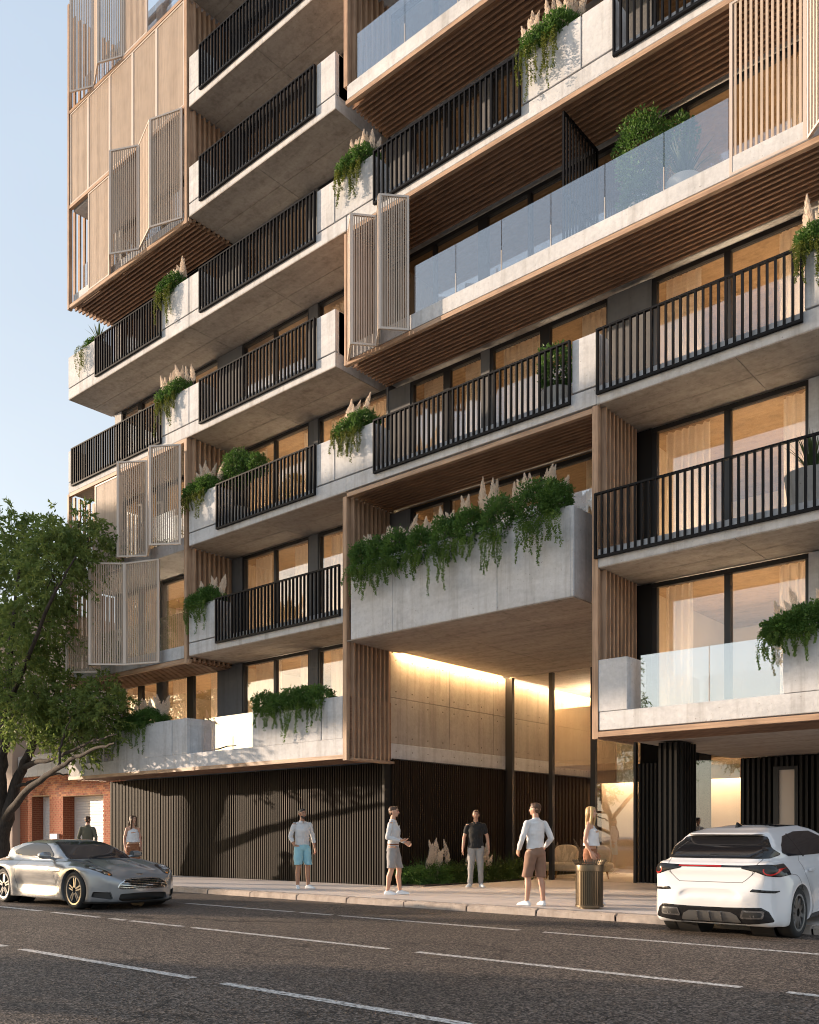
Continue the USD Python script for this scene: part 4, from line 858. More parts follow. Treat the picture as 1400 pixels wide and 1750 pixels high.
obj('meter_box', MB().cbox(-32.55, -32.0, YB - 0.12, YB - 0.015, 1.1, 1.42), SHUT, bb)
obj('parapet', MB().cbox(XB0 - 0.02, XB1, YB - 0.10, YB + 0.6, ZT + 0.005, 4.45), CONC, bb)
obj('roof', MB().box(XB0, XB1, YB + 0.61, 30, 3.4, 3.7), CONC, bb)
nh = thing('rendered_house', 'pale pink rendered house behind the brick building and tree', 'building')
obj('wall', MB().box(-56, XB0 - 0.06, 16.9, 34, 0.1, 10.5), PINK, nh)
obj('rear_wall', MB().box(XB0 - 0.05, -30.4, 19.5, 34, 3.71, 6.9), PINK, nh)
for i in range(3): obj('window', MB().box(-55 + i * 6, -53 + i * 6, 16.87, 16.899, 4, 6.5), MULL, nh)

# ================================================================ sofa and pouf in the lobby, litter bin
CREAM = plain('cream_boucle', (0.62, 0.53, 0.42), 0.95, 0, sheen_weight=0.3)
OAK = plain('orange_oak', (0.36, 0.17, 0.06), 0.45)
so = thing('lobby_sofa', 'cream two-seat sofa with rounded backs and wooden legs inside lobby glass', 'sofa', (-13.1, 22.45, 0.128), rz=0.15)
def soft(m, n=1):
    m = trimesh.Trimesh(m[0], m[1]) if isinstance(m, tuple) else m
    return m
def rounded(x0, x1, y0, y1, z0, z1, r, k=3):
    pts = [np.array([x, y, z]) + r * d for x in (x0 + r, x1 - r) for y in (y0 + r, y1 - r) for z in (z0 + r, z1 - r) for d in trimesh.creation.icosphere(2).vertices]
    return Manifold.hull_points(np.array(pts, np.float32))
obj('seat', MB().man(rounded(-0.95, 0.95, -0.4, 0.42, 0.22, 0.46, 0.09)), CREAM, so, smooth=50)
for s in (-0.48, 0.48):
    pts = []
    for a in np.linspace(0, 2 * PI, 28, endpoint=False):
        for y, k in ((0.24, 0.93), (0.28, 1.0), (0.40, 1.0), (0.44, 0.93)): pts.append([s + 0.36 * k * math.copysign(abs(math.cos(a)) ** 0.75, math.cos(a)), y + 0.05 * math.sin(a), 0.66 + 0.30 * k * math.copysign(abs(math.sin(a)) ** 0.75, math.sin(a))])
    obj('backrest', MB().man(Manifold.hull_points(np.array(pts, np.float32))), CREAM, so, smooth=50)
for x, y in ((-0.75, -0.3), (0.75, -0.3), (-0.75, 0.3), (0.75, 0.3)):
    obj('leg', MB().tube([(x * 1.06, y * 1.1, 0.0), (x, y, 0.23)], [0.018, 0.03], 8), OAK, so, smooth=40)
pf = thing('lobby_pouf', 'small round cream armchair inside the glass beside the dark column', 'armchair', (-10.75, 22.35, 0.128))
obj('seat', MB().man(rounded(-0.4, 0.4, -0.4, 0.4, 0.06, 0.44, 0.14)), CREAM, pf, smooth=50); obj('backrest', MB().man(rounded(-0.4, 0.4, 0.12, 0.42, 0.36, 0.78, 0.13)), CREAM, pf, smooth=50)
for x, y in ((-.25, -.25), (.25, -.25), (-.25, .25), (.25, .25)): obj('leg', MB().tube([(x, y, 0), (x, y, .08)], 0.02, 8), OAK, pf)
BRONZE = plain('bronze_bin_metal', (0.16, 0.125, 0.085), 0.32, 0.75)
bin_ = thing('litter_bin', 'bronze slatted litter bin with flared spiky rim on the kerb', 'litter bin', (-7.66, 13.52, 0.12))
Rb = 0.225
obj('base', trimesh.creation.revolve([[0, 0], [0.17, 0], [0.17, 0.02], [Rb + 0.012, 0.028], [Rb + 0.012, 0.06], [Rb - 0.01, 0.065], [0, 0.065]], sections=40), BRONZE, bin_, smooth=35)
for i in range(44):
    a = 2 * PI * i / 44; b = trimesh.creation.box((0.012, 0.018, 0.565)); b.apply_translation((Rb - 0.004, 0, 0.345)); b.apply_transform(trimesh.transformations.rotation_matrix(a, [0, 0, 1])); obj('slat', b, BRONZE, bin_)
obj('liner', trimesh.creation.revolve([[0, 0.07], [0.185, 0.07], [0.185, 0.66], [0.175, 0.66], [0.17, 0.1], [0, 0.1]], sections=32), BACKING, bin_, smooth=35)
obj('band', trimesh.creation.revolve([[Rb - 0.012, 0.625], [Rb + 0.006, 0.625], [Rb + 0.01, 0.635], [Rb + 0.01, 0.725], [Rb + 0.004, 0.735], [Rb - 0.012, 0.735], [Rb - 0.012, 0.625]], sections=44), BRONZE, bin_, smooth=35)
for i in range(40):
    a = 2 * PI * i / 40; m = MB().bar((Rb, 0, 0.73), (Rb + 0.055, 0, 0.815), 0.02, 0.008, up=(0, 1, 0))
    v, f = m.out(); c, s = math.cos(a), math.sin(a); v = np.stack([v[:, 0] * c - v[:, 1] * s, v[:, 0] * s + v[:, 1] * c, v[:, 2]], 1); obj('rim_spike', (v, f), BRONZE, bin_)
obj('rim_ring', trimesh.creation.revolve([[Rb + 0.018, 0.762], [Rb + 0.03, 0.762], [Rb + 0.034, 0.774], [Rb + 0.022, 0.774], [Rb + 0.018, 0.762]], sections=44), BRONZE, bin_)
# ================================================================ cars
from scipy.sparse import coo_matrix
from scipy.interpolate import PchipInterpolator
def to_man(v, f):
    return Manifold(manifold3d.Mesh(np.asarray(v, np.float32), np.asarray(f, np.uint32)))
def man_arr(m):
    k = m.to_mesh(); return np.array(k.vert_properties[:, :3], float), np.array(k.tri_verts)
def welded(m):
    v, f = man_arr(m); t = trimesh.Trimesh(v, f, process=True, merge_norm=True, merge_tex=True); return np.array(t.vertices), np.array(t.faces)
def smooth_mesh(v, f, it=12, lam=0.5, mu=-0.52, hold=None):
    n = len(v); e = np.vstack([f[:, [0, 1]], f[:, [1, 2]], f[:, [2, 0]]]); A = coo_matrix((np.ones(len(e)), (e[:, 0], e[:, 1])), shape=(n, n)).tocsr(); A = ((A + A.T) > 0).astype(float)
    deg = np.asarray(A.sum(1)).ravel()[:, None]; v = v.copy()
    for i in range(it):
        for k in ((lam, mu) if mu else (lam,)):
            d = A @ v / deg - v
            if hold is not None: d = d * hold[:, None]
            v += k * d
    return v
def vnorm(v, f):
    n = np.zeros_like(v); c = np.cross(v[f[:, 1]] - v[f[:, 0]], v[f[:, 2]] - v[f[:, 0]])
    for k in range(3): np.add.at(n, f[:, k], c)
    return unit(n)
def curve(pts, n=160, closed=True):
    """a closed outline through the given points with rounded course"""
    p = np.array(pts, float); return p
def prism_y(poly, y0, y1):          # outline in (x, z) swept along y
    c = CrossSection([np.array(poly, np.float32)]); c = CrossSection([np.array(poly[::-1], np.float32)]) if c.area() < 0 or c.is_empty() else c
    return Manifold.extrude(c, y1 - y0).transform(np.array([[1, 0, 0, 0], [0, 0, -1, y1], [0, 1, 0, 0]], np.float32))
def prism_x(poly, x0, x1):          # outline in (y, z) swept along x
    c = CrossSection([np.array(poly, np.float32)]); c = CrossSection([np.array(poly[::-1], np.float32)]) if c.area() < 0 or c.is_empty() else c
    return Manifold.extrude(c, x1 - x0).transform(np.array([[0, 0, 1, x0], [1, 0, 0, 0], [0, 1, 0, 0]], np.float32))
def prism_z(poly, z0, z1):
    c = CrossSection([np.array(poly, np.float32)]); c = CrossSection([np.array(poly[::-1], np.float32)]) if c.area() < 0 or c.is_empty() else c
    return Manifold.extrude(c, z1 - z0).translate((0, 0, z0))
def round_poly(poly, r, seg=24):
    c = CrossSection([np.array(poly, np.float32)]); c = CrossSection([np.array(poly[::-1], np.float32)]) if c.area() < 0 or c.is_empty() else c
    J = manifold3d.JoinType.Round
    c = c.offset(-r, J, 2, seg).offset(2 * r, J, 2, seg).offset(-r, J, 2, seg)
    return max(c.to_polygons(), key=len)
def sym(h):                         # half outline (|y|, other) to a full one
    h = [tuple(q) for q in h]; return h + [(-a, b) for a, b in h[::-1]]
class Body:
    """one closed skin; outlines thrown on to it give panes, lamps and seams of exactly its shape"""
    def __init__(s, v, f):
        s.v, s.f = v, f; s.n = vnorm(v, f); s.solid = to_man(v, f)
    def grow(s, d): return to_man(s.v + s.n * d, s.f)
    def patch(s, prism, out=0.003, depth=0.012): return (s.grow(out) ^ prism) - s.grow(-depth)
def line_prism(pts, w, plane, lo, hi):
    c = CrossSection()
    for a, b in zip(pts[:-1], pts[1:]):
        a, b = np.array(a, float), np.array(b, float); t = unit(b - a); n = np.array([-t[1], t[0]]) * w / 2; a = a - t * w * .3; b = b + t * w * .3
        c = c + CrossSection([np.array([a - n, b - n, b + n, a + n], np.float32)])
    m = Manifold()
    for p in c.to_polygons(): m = m + {'y': prism_y, 'x': prism_x, 'z': prism_z}[plane]([tuple(q) for q in p], lo, hi)
    return m
RUBBER = plain('tyre_rubber', (0.016, 0.016, 0.017), 0.75)
DARKGLASS = plain('dark_car_glass', (0.010, 0.010, 0.012), 0.03, 0, specular_ior_level=0.5)
GLOSSBLK = plain('gloss_black_trim', (0.012, 0.012, 0.013), 0.12)
MATBLK = plain('matt_black_trim', (0.02, 0.02, 0.021), 0.5)
CHROME = plain('bright_trim', (0.62, 0.62, 0.62), 0.14, 1.0)
ALLOY = plain('alloy_rim', (0.30, 0.30, 0.30), 0.28, 0.85)
ALLOYD = plain('two_tone_rim', (0.13, 0.12, 0.11), 0.3, 0.8)
REDLAMP = mat('red_tail_lamp', {'p': ('principled_bsdf', {'base_color': (0.32, 0.008, 0.008), 'roughness': 0.15, 'emission_color': (1.0, 0.05, 0.03), 'emission_strength': 0.08})})
LAMPW = plain('headlamp_lens', (0.30, 0.33, 0.36), 0.04, 0.4, coat_weight=1.0)
WHITEP = mat('white_car_paint', {'p': ('principled_bsdf', {'base_color': (0.66, 0.66, 0.685), 'roughness': 0.35, 'coat_weight': 1.0, 'coat_roughness': 0.03})})
GREYP = mat('silver_grey_car_paint', {'p': ('principled_bsdf', {'base_color': (0.235, 0.245, 0.262), 'roughness': 0.26, 'metallic': 0.6, 'coat_weight': 1.0, 'coat_roughness': 0.03})})
def make_wheel(parent, c, r, w, rim, side, spokes, style, turn=0.0):
    """tyre, rim, spokes, disc about the axle along y; side -1 faces -y"""
    g = group_of('wheel', parent)
    def put(name, m, mt, sm=40):
        v, f = (np.array(m.vertices), np.array(m.faces)) if hasattr(m, 'vertices') else m.out()
        v = v.copy(); ca, sa = math.cos(turn), math.sin(turn)
        v[:, :2] = np.stack([v[:, 0] * ca - v[:, 1] * sa, v[:, 0] * sa + v[:, 1] * ca], 1)
        obj(name, (v + np.array(c), f), mt, g, smooth=sm)
    def rev(prof):                   # (radius, y) profile about y
        m = trimesh.creation.revolve([[a, b] for a, b in prof], sections=56); m.apply_transform(trimesh.transformations.rotation_matrix(PI / 2, [1, 0, 0])); return m
    rr = rim; o = w / 2
    put('tyre', rev([(rr - 0.005, -o + .012), (rr + 0.012, -o), (r - 0.04, -o - 0.004), (r - 0.012, -o + 0.014), (r, -o + 0.045), (r, o - 0.045), (r - 0.012, o - 0.014), (r - 0.04, o + 0.004), (rr + 0.012, o), (rr - 0.005, o - .012), (rr - 0.005, -o + .012)]), RUBBER)
    put('rim', rev([(rr - 0.025, -o + 0.01), (rr, -o), (rr + 0.006, -o + 0.006), (rr + 0.006, o - 0.006), (rr - 0.025, o - 0.01), (rr - 0.03, 0), (rr - 0.025, -o + 0.01)]), ALLOY)
    put('well', rev([(0.0, side * 0.0), (rr - 0.028, side * 0.0), (rr - 0.028, side * 0.004), (0, side * 0.004), (0.0, side * 0.0)]), MATBLK)
    put('brake_disc', rev([(0.06, side * 0.03), (rr * 0.72, side * 0.03), (rr * 0.72, side * 0.035), (0.06, side * 0.035), (0.06, side * 0.03)]), ALLOY)
    ys = side * (o - 0.022)
    put('hub', rev([(0.0, ys * 0.75), (0.075, ys * 0.75), (0.06, ys * 1.0), (0.03, ys * 1.05), (0.0, ys * 1.05), (0.0, ys * 0.75)]), ALLOY if style == 'twin' else GLOSSBLK)
    for i in range(spokes):
        a = 2 * PI * i / spokes + 0.3; m = MB()
        dirs = ((-0.16, -0.14), (0.16, 0.14)) if style == 'twin' else ((0.02, 0.02),)
        for s0, s1 in dirs:
            p0 = np.array([0.055 * math.cos(a + s0 * 2), 0.055 * math.sin(a + s0 * 2)]); p1 = np.array([(rr - 0.015) * math.cos(a + s1), (rr - 0.015) * math.sin(a + s1)]); t = unit(p1 - p0); n = np.array([-t[1], t[0]])
            w0, w1 = (0.020, 0.017) if style == 'twin' else (0.05, 0.026)
            ya, yb_, yc, yd = ys * 0.80, ys * 1.02, ys * 0.70, ys * 0.93
            q = [[*(p0 - n * w0), ya], [*(p0 + n * w0), ya], [*(p1 + n * w1), yc], [*(p1 - n * w1), yc], [*(p0 - n * w0 * .7), yb_], [*(p0 + n * w0 * .7), yb_], [*(p1 + n * w1 * .8), yd], [*(p1 - n * w1 * .8), yd]]
            m.man(Manifold.hull_points(np.array([[x, y_, z] for x, z, y_ in q], np.float32)))
        put('spoke', m, ALLOY if style == 'twin' else ALLOYD, False)
def car_skin(side_low, side_top, plan_low, plan_top, sec_low, sec_top, res=0.045, it=10, flares=(), hood=None, extra=None, cut=None):
    low = prism_y(side_low, -1.2, 1.2) ^ prism_z(plan_low, 0, 2) ^ prism_x(sec_low, -0.5, 5.5)
    if extra is not None: low = low + extra
    up = prism_y(side_top, -1.2, 1.2) ^ prism_z(plan_top, 0, 2) ^ prism_x(sec_top, -0.5, 5.5)
    m = low + up
    if cut is not None: m = m - cut
    v, f = welded(m); t = trimesh.Trimesh(v, f); 
    m = to_man(v, f).refine_to_length(res); v, f = welded(m)
    v = smooth_mesh(v, f, it, 0.5, None)
    for fx, fz, fr, am in flares:
        d = np.hypot(v[:, 0] - fx, v[:, 2] - fz); w = np.exp(-((d - fr) / 0.13) ** 2) * (np.abs(v[:, 1]) > 0.55) * np.clip((1.0 - v[:, 2]) / 0.15, 0, 1)
        v[:, 1] += np.sign(v[:, 1]) * am * w
    v = smooth_mesh(v, f, 3, 0.5, None)
    return v, f
# ---------------------------------------------------------------- the white hatchback, rear view
def white_car():
    t = UsdGeom.Xform.Define(stage, path_for('parked_hatchback')); t.AddTranslateOp().Set(Gf.Vec3d(-4.80, 11.60, -0.036)); t.AddRotateZOp().Set(90.0); t.AddRotateYOp().Set(-2.3)
    t = keys(t.GetPrim(), 'white hatchback seen from behind, pulling on to the kerb under the building', 'car')
    low = [(0.16, 0.19), (0.05, 0.27), (0.0, 0.42), (-0.01, 0.60), (0.05, 0.72), (0.08, 0.84), (0.07, 0.95), (0.14, 1.02), (0.30, 1.04), (1.4, 1.00), (2.6, 0.965), (3.15, 0.985), (3.6, 0.93), (4.02, 0.83), (4.28, 0.70), (4.38, 0.52), (4.37, 0.34), (4.28, 0.19)]
    top_ = [(0.16, 0.90), (0.17, 1.03), (0.42, 1.20), (0.58, 1.30), (0.66, 1.385), (0.95, 1.44), (1.3, 1.47), (1.8, 1.475), (2.25, 1.435), (2.6, 1.34), (3.02, 1.14), (3.42, 0.965), (3.4, 0.88)]
    planl = sym([(0.0, 0.0)][:0] + [(0.0, 0.0)][:0]) or None
    plan_low = [(0.0, -0.45), (0.05, -0.66), (0.16, -0.80), (0.38, -0.885), (0.9, -0.905), (2.2, -0.90), (3.5, -0.90), (3.95, -0.84), (4.25, -0.66), (4.38, -0.35), (4.40, 0.0)]
    plan_low = [(-0.03, 0.0)][:1] + plan_low; plan_low = plan_low + [(x, -y) for x, y in plan_low[::-1][1:-1]]
    plan_top = [(0.12, 0.0), (0.15, -0.50), (0.30, -0.66), (0.7, -0.75), (1.6, -0.82), (2.6, -0.82), (3.2, -0.74), (3.42, -0.45), (3.45, 0.0)]; plan_top = plan_top + [(x, -y) for x, y in plan_top[::-1][1:-1]]
    sec_low = sym([(0.72, 0.15), (0.86, 0.20), (0.895, 0.36), (0.905, 0.60), (0.90, 0.78), (0.865, 0.90), (0.80, 0.985), (0.70, 1.05), (0.3, 1.06)])
    sec_top = sym([(0.86, 0.80), (0.84, 0.95), (0.79, 1.05), (0.675, 1.24), (0.57, 1.37), (0.45, 1.435), (0.22, 1.472), (0.0, 1.48)][:-1])
    spoiler = Manifold.hull_points(np.array([[x, y, z] for x, z in ((0.50, 1.365), (0.505, 1.385), (0.95, 1.43), (0.9, 1.36)) for y in (-0.46, 0.46)] + [[0.62, y, 1.36] for y in (-0.55, 0.55)], np.float32))
    platecut = Manifold.hull_points(np.array([[-0.2, y, z] for y, z in ((-0.46, 0.56), (0.46, 0.56), (-0.33, 0.70), (0.33, 0.70))] + [[0.035, y, z] for y, z in ((-0.42, 0.58), (0.42, 0.58), (-0.31, 0.68), (0.31, 0.68))], np.float32))
    v, f = car_skin(low, top_, plan_low, plan_top, sec_low, sec_top, 0.034, 8, [(0.80, 0.33, 0.42, 0.028), (3.48, 0.33, 0.42, 0.028)], extra=spoiler, cut=platecut)
    B = Body(v, f); body = B.solid
    for x in (0.80, 3.48):
        for s in (-1, 1):
            c = Manifold.cylinder(0.5, 0.375, 0.375, 48).rotate((90, 0, 0)).translate((x, 0.62 + 0.5 if s > 0 else -0.62, 0.33)); body = body - c
    under = Manifold.hull_points(np.array([[x, y, z] for x, z in ((-.1, 0.10), (0.10, 0.285), (-.1, 0.285), (.1, .1)) for y in (-0.6, 0.6)], np.float32))
    body = body - (prism_x([(-0.55, 0.0), (0.55, 0.0), (0.42, 0.26), (-0.42, 0.26)], -0.1, 0.25))
    obj('body', MB().man(body), WHITEP, t, smooth=40)
    def patch(name, pr, mt, out=0.003, depth=0.012, parent=t): return obj(name, MB().man(B.patch(pr, out, depth)), mt, parent, smooth=40)
    # rear window with black surround, side windows
    rw = round_poly(sym([(0.68, 1.065), (0.735, 1.10), (0.70, 1.16), (0.555, 1.335), (0.46, 1.352)]), 0.025)
    rwp = group_of('rear_window', t)
    patch('surround', prism_x([tuple(p) for p in rw], -0.2, 0.85), GLOSSBLK, 0.003, 0.012, rwp)
    gl = round_poly(sym([(0.58, 1.085), (0.62, 1.11), (0.58, 1.18), (0.48, 1.30), (0.40, 1.32)]), 0.03)
    patch('glass', prism_x([tuple(p) for p in gl], -0.2, 0.85), DARKGLASS, 0.006, 0.004, rwp)
    obj('wiper', MB().tube([(0.13, 0.02, 1.115), (0.155, -0.10, 1.125), (0.17, -0.36, 1.12)], [0.014, 0.010, 0.006], 6), MATBLK, rwp)
    for s in (-1, 1):
        lo, hi = (-1.0, -0.45) if s < 0 else (0.45, 1.0)
        w = round_poly([(0.62, 1.13), (0.74, 1.22), (1.02, 1.325), (1.6, 1.37), (2.2, 1.36), (2.72, 1.20), (3.02, 1.04), (2.9, 1.02), (1.6, 1.05), (0.80, 1.07)], 0.02)
        patch('side_window', prism_y([tuple(p) for p in w], lo, hi), DARKGLASS, 0.004)
        patch('window_pillar', line_prism([(1.30, 1.06), (1.235, 1.335)], 0.05, 'y', lo, hi), GLOSSBLK, 0.006)
        patch('door_seam', line_prism([(1.14, 1.10), (1.05, 0.80), (1.22, 0.50), (1.30, 0.26), (2.1, 0.25), (2.12, 0.95)], 0.008, 'y', lo * 1.0, hi), MATBLK, 0.001, 0.004)
        patch('sill_trim', prism_y([(1.24, 0.17), (3.06, 0.17), (3.04, 0.255), (1.26, 0.255)], lo, hi), MATBLK, 0.006)
        obj('door_handle', MB().man(rounded(1.20, 1.40, s * 0.905 - 0.018, s * 0.905 + 0.018, 0.845, 0.885, 0.012)), WHITEP, t, smooth=40)
        # tail lamp cluster
        la = group_of('tail_lamp', t)
        pr = [(0.40, 0.945), (0.42, 0.985), (0.72, 1.00), (0.86, 0.985), (0.93, 0.94), (0.93, 0.86), (0.84, 0.835), (0.72, 0.855), (0.60, 0.90)]
        pr = round_poly([(y * s, z) for y, z in pr], 0.012)
        patch('housing', prism_x([tuple(p) for p in pr], -0.2, 0.52), GLOSSBLK, 0.004, 0.012, la)
        th = np.linspace(PI * 0.93, PI * 2.07, 12)
        arc = [(s * (0.76 + 0.075 * math.cos(a)), 0.925 + 0.058 * math.sin(a)) for a in th]
        patch('glow', line_prism(arc, 0.014, 'x', -0.2, 0.52), REDLAMP, 0.007, 0.004, la)
        patch('reflector_slit', prism_x([tuple(p) for p in round_poly([(s * 0.52, 0.655), (s * 0.80, 0.635), (s * 0.86, 0.66), (s * 0.56, 0.69)], 0.008)], -0.2, 0.6), GLOSSBLK, 0.003)
        ex = group_of('exhaust', t)
        patch('surround', prism_x([tuple(p) for p in round_poly([(s * 0.40, 0.30), (s * 0.68, 0.31), (s * 0.70, 0.41), (s * 0.43, 0.415)], 0.02)], -0.2, 0.5), CHROME, 0.013, 0.01, ex)
        patch('mouth', prism_x([tuple(p) for p in round_poly([(s * 0.425, 0.32), (s * 0.665, 0.328), (s * 0.675, 0.39), (s * 0.45, 0.395)], 0.02)], -0.2, 0.5), MATBLK, 0.015, 0.006, ex)
        for q in (0.54, 0.58): patch('tip', prism_x([(s * q - 0.008, 0.322), (s * q + 0.008, 0.322), (s * q + 0.014, 0.352), (s * q - 0.002, 0.352)], -0.2, 0.5), CHROME, 0.017, 0.004, ex)
    patch('light_bar', prism_x([(-0.5, 0.958), (0.5, 0.958), (0.5, 0.985), (-0.5, 0.985)], -0.2, 0.3), GLOSSBLK, 0.004)
    patch('red_strip', prism_x([(-0.14, 0.966), (0.44, 0.966), (0.44, 0.980), (-0.14, 0.980)], -0.2, 0.3), REDLAMP, 0.007, 0.003)
    patch('hatch_seam', line_prism(sym([(0.58, 0.90), (0.47, 0.80), (0.42, 0.765)][:3] )[:], 0.007, 'x', -0.2, 0.4), MATBLK, 0.001, 0.004)
    patch('hatch_side_seam', line_prism([(0.62, 1.06), (0.54, 0.86)], 0.007, 'x', -0.2, 0.4) + line_prism([(-0.62, 1.06), (-0.54, 0.86)], 0.007, 'x', -0.2, 0.4), MATBLK, 0.001, 0.004)
    patch('bumper_seam', line_prism([(0.90, 0.62), (0.70, 0.83), (0.3, 0.90)], 0.007, 'y', -1, -0.5) + line_prism([(0.90, 0.62), (0.70, 0.83), (0.3, 0.90)], 0.007, 'y', 0.5, 1), MATBLK, 0.001, 0.004)
    patch('diffuser', prism_x([tuple(p) for p in round_poly(sym([(0.50, 0.225), (0.80, 0.27), (0.74, 0.40), (0.66, 0.455), (0.2, 0.445)]), 0.02)], -0.2, 0.42), GLOSSBLK, 0.005)
    patch('diffuser_plate', prism_x([tuple(p) for p in round_poly(sym([(0.40, 0.245), (0.36, 0.34), (0.28, 0.385), (0.1, 0.39)]), 0.01)], -0.2, 0.4), ALLOY, 0.011, 0.008)
    for y in (-0.16, 0.0, 0.16): patch('diffuser_fin', prism_x([(y - 0.006, 0.25), (y + 0.006, 0.25), (y + 0.006, 0.38), (y - 0.006, 0.38)], -0.2, 0.4), CHROME, 0.03, 0.004)
    sf = Manifold.hull_points(np.array([[1.0, -0.02, 1.435], [1.0, 0.02, 1.435], [1.23, -0.015, 1.45], [1.23, 0.015, 1.45], [1.01, -0.006, 1.515], [1.01, 0.006, 1.515], [1.05, 0, 1.52]], np.float32))
    obj('roof_antenna', MB().man(sf), GLOSSBLK, t, smooth=30)
    patch('sunroof', prism_z([tuple(p) for p in round_poly([(1.35, -0.42), (2.2, -0.42), (2.2, 0.42), (1.35, 0.42)], 0.05)], 1.3, 1.6), DARKGLASS, 0.003)
    for s in (-1, 1): obj('door_mirror', MB().man(rounded(2.72, 2.86, s * 0.98 - 0.1, s * 0.98 + 0.1, 0.98, 1.12, 0.05)), WHITEP, t, smooth=50)
    for x, tr in ((0.80, 0), (3.48, 0)):
        for s in (-1, 1):
            make_wheel(t, (x, s * 0.785, 0.33), 0.335, 0.225, 0.245, s, 10, 'blade')
            arch = Manifold.cylinder(0.30, 0.372, 0.372, 40).rotate((90, 0, 0)).translate((x, 0.36 + 0.30 if s > 0 else -0.36, 0.33)) - Manifold.cylinder(0.5, 0.345, 0.345, 40).rotate((90, 0, 0)).translate((x, 0.37 + 0.5 if s > 0 else -0.37, 0.33))
            obj('wheel_arch_liner', MB().man(arch), MATBLK, t)
    obj('underbody', MB().box(0.3, 4.1, -0.6, 0.6, 0.18, 0.26), MATBLK, t)
white_car()

# ---------------------------------------------------------------- the grey sports coupe driving past
def grey_car():
    t = thing('sports_coupe', 'silver grey sports coupe driving past at the left, headlights and slatted grille visible', 'car', (-18.12, 9.45, 0.0))
    # origin at the rear axle; x forward
    low = [(-0.95, 0.30), (-1.00, 0.50), (-1.02, 0.72), (-0.98, 0.86), (-0.80, 0.93), (-0.2, 0.935), (0.7, 0.90), (1.7, 0.885), (2.1, 0.89), (2.45, 0.845), (2.9, 0.775), (3.25, 0.70), (3.47, 0.61), (3.60, 0.50), (3.635, 0.38), (3.63, 0.22), (3.55, 0.13), (0.2, 0.15), (-0.7, 0.20)]
    top_ = [(-0.78, 0.80), (-0.74, 0.925), (-0.35, 1.07), (0.05, 1.19), (0.5, 1.265), (0.85, 1.275), (1.15, 1.25), (1.5, 1.15), (1.9, 0.99), (2.2, 0.865), (2.1, 0.78)]
    pl = [(-1.02, 0.0), (-1.0, -0.45), (-0.90, -0.70), (-0.6, -0.87), (0.0, -0.945), (0.8, -0.915), (1.7, -0.91), (2.5, -0.935), (2.95, -0.91), (3.25, -0.83), (3.47, -0.66), (3.60, -0.38), (3.645, 0.0)]; pl = pl + [(x, -y) for x, y in pl[::-1][1:-1]]
    pt_ = [(-0.80, 0.0), (-0.75, -0.40), (-0.4, -0.62), (0.2, -0.735), (1.0, -0.765), (1.7, -0.765), (2.1, -0.66), (2.22, -0.35), (2.24, 0.0)]; pt_ = pt_ + [(x, -y) for x, y in pt_[::-1][1:-1]]
    sl = sym([(0.80, 0.10), (0.90, 0.15), (0.925, 0.30), (0.94, 0.52), (0.945, 0.64), (0.91, 0.76), (0.83, 0.845), (0.66, 0.895), (0.3, 0.945)])
    st = sym([(0.82, 0.70), (0.79, 0.84), (0.74, 0.93), (0.67, 1.06), (0.58, 1.18), (0.44, 1.25), (0.2, 1.278)])
    v, f = car_skin(low, top_, pl, pt_, sl, st, 0.034, 9, [(0.0, 0.34, 0.45, 0.04), (2.74, 0.34, 0.44, 0.035)])
    # sculpt: raised hood spine and creases, scooped flanks, rear haunch
    X, Y_, Z = v[:, 0], v[:, 1], v[:, 2]
    hoodm = np.clip((X - 2.0) / 0.3, 0, 1) * np.clip((3.5 - X) / 0.4, 0, 1) * (Z > 0.58)
    v[:, 2] += hoodm * (0.022 * np.exp(-(np.abs(Y_) / 0.30) ** 6) - 0.012 * np.exp(-((np.abs(Y_) - 0.47) / 0.09) ** 2) + 0.016 * np.exp(-((np.abs(Y_) - 0.74) / 0.11) ** 2))
    fl = np.exp(-((Z - 0.40) / 0.13) ** 2) * np.clip((X - 0.45) / 0.3, 0, 1) * np.clip((2.35 - X) / 0.3, 0, 1) * (np.abs(Y_) > 0.6)
    v[:, 1] -= np.sign(Y_) * 0.045 * fl
    ha = np.exp(-((X + 0.05) / 0.5) ** 2) * np.exp(-((Z - 0.80) / 0.12) ** 2) * (np.abs(Y_) > 0.5); v[:, 1] += np.sign(Y_) * 0.035 * ha
    v = smooth_mesh(v, f, 1, 0.4, None)
    B = Body(v, f); body = B.solid
    for x in (0.0, 2.74):
        for s in (-1, 1): body = body - Manifold.cylinder(0.5, 0.385, 0.385, 48).rotate((90, 0, 0)).translate((x, 0.64 + 0.5 if s > 0 else -0.64, 0.345))
    gr = round_poly(sym([(0.45, 0.375), (0.52, 0.40), (0.49, 0.475), (0.37, 0.55), (0.2, 0.57)]), 0.02)
    body = body - (prism_x([tuple(p) for p in gr], 3.2, 3.9) - B.grow(-0.055))
    it_ = round_poly(sym([(0.42, 0.155), (0.50, 0.19), (0.47, 0.29), (0.2, 0.305)]), 0.03)
    body = body - (prism_x([tuple(p) for p in it_], 3.2, 3.9) - B.grow(-0.09))
    for s in (-1, 1):
        body = body - (prism_x([tuple(p) for p in round_poly([(s * 0.58, 0.19), (s * 0.86, 0.24), (s * 0.84, 0.335), (s * 0.62, 0.325)], 0.02)], 3.0, 3.9) - B.grow(-0.05))
    obj('body', MB().man(body), GREYP, t, smooth=38)
    def patch(name, pr, mt, out=0.003, depth=0.012, parent=t): return obj(name, MB().man(B.patch(pr, out, depth)), mt, parent, smooth=40)
    gg = group_of('grille', t)
    patch('opening', prism_x([tuple(p) for p in gr], 3.2, 3.9), MATBLK, -0.045, 0.06, gg)
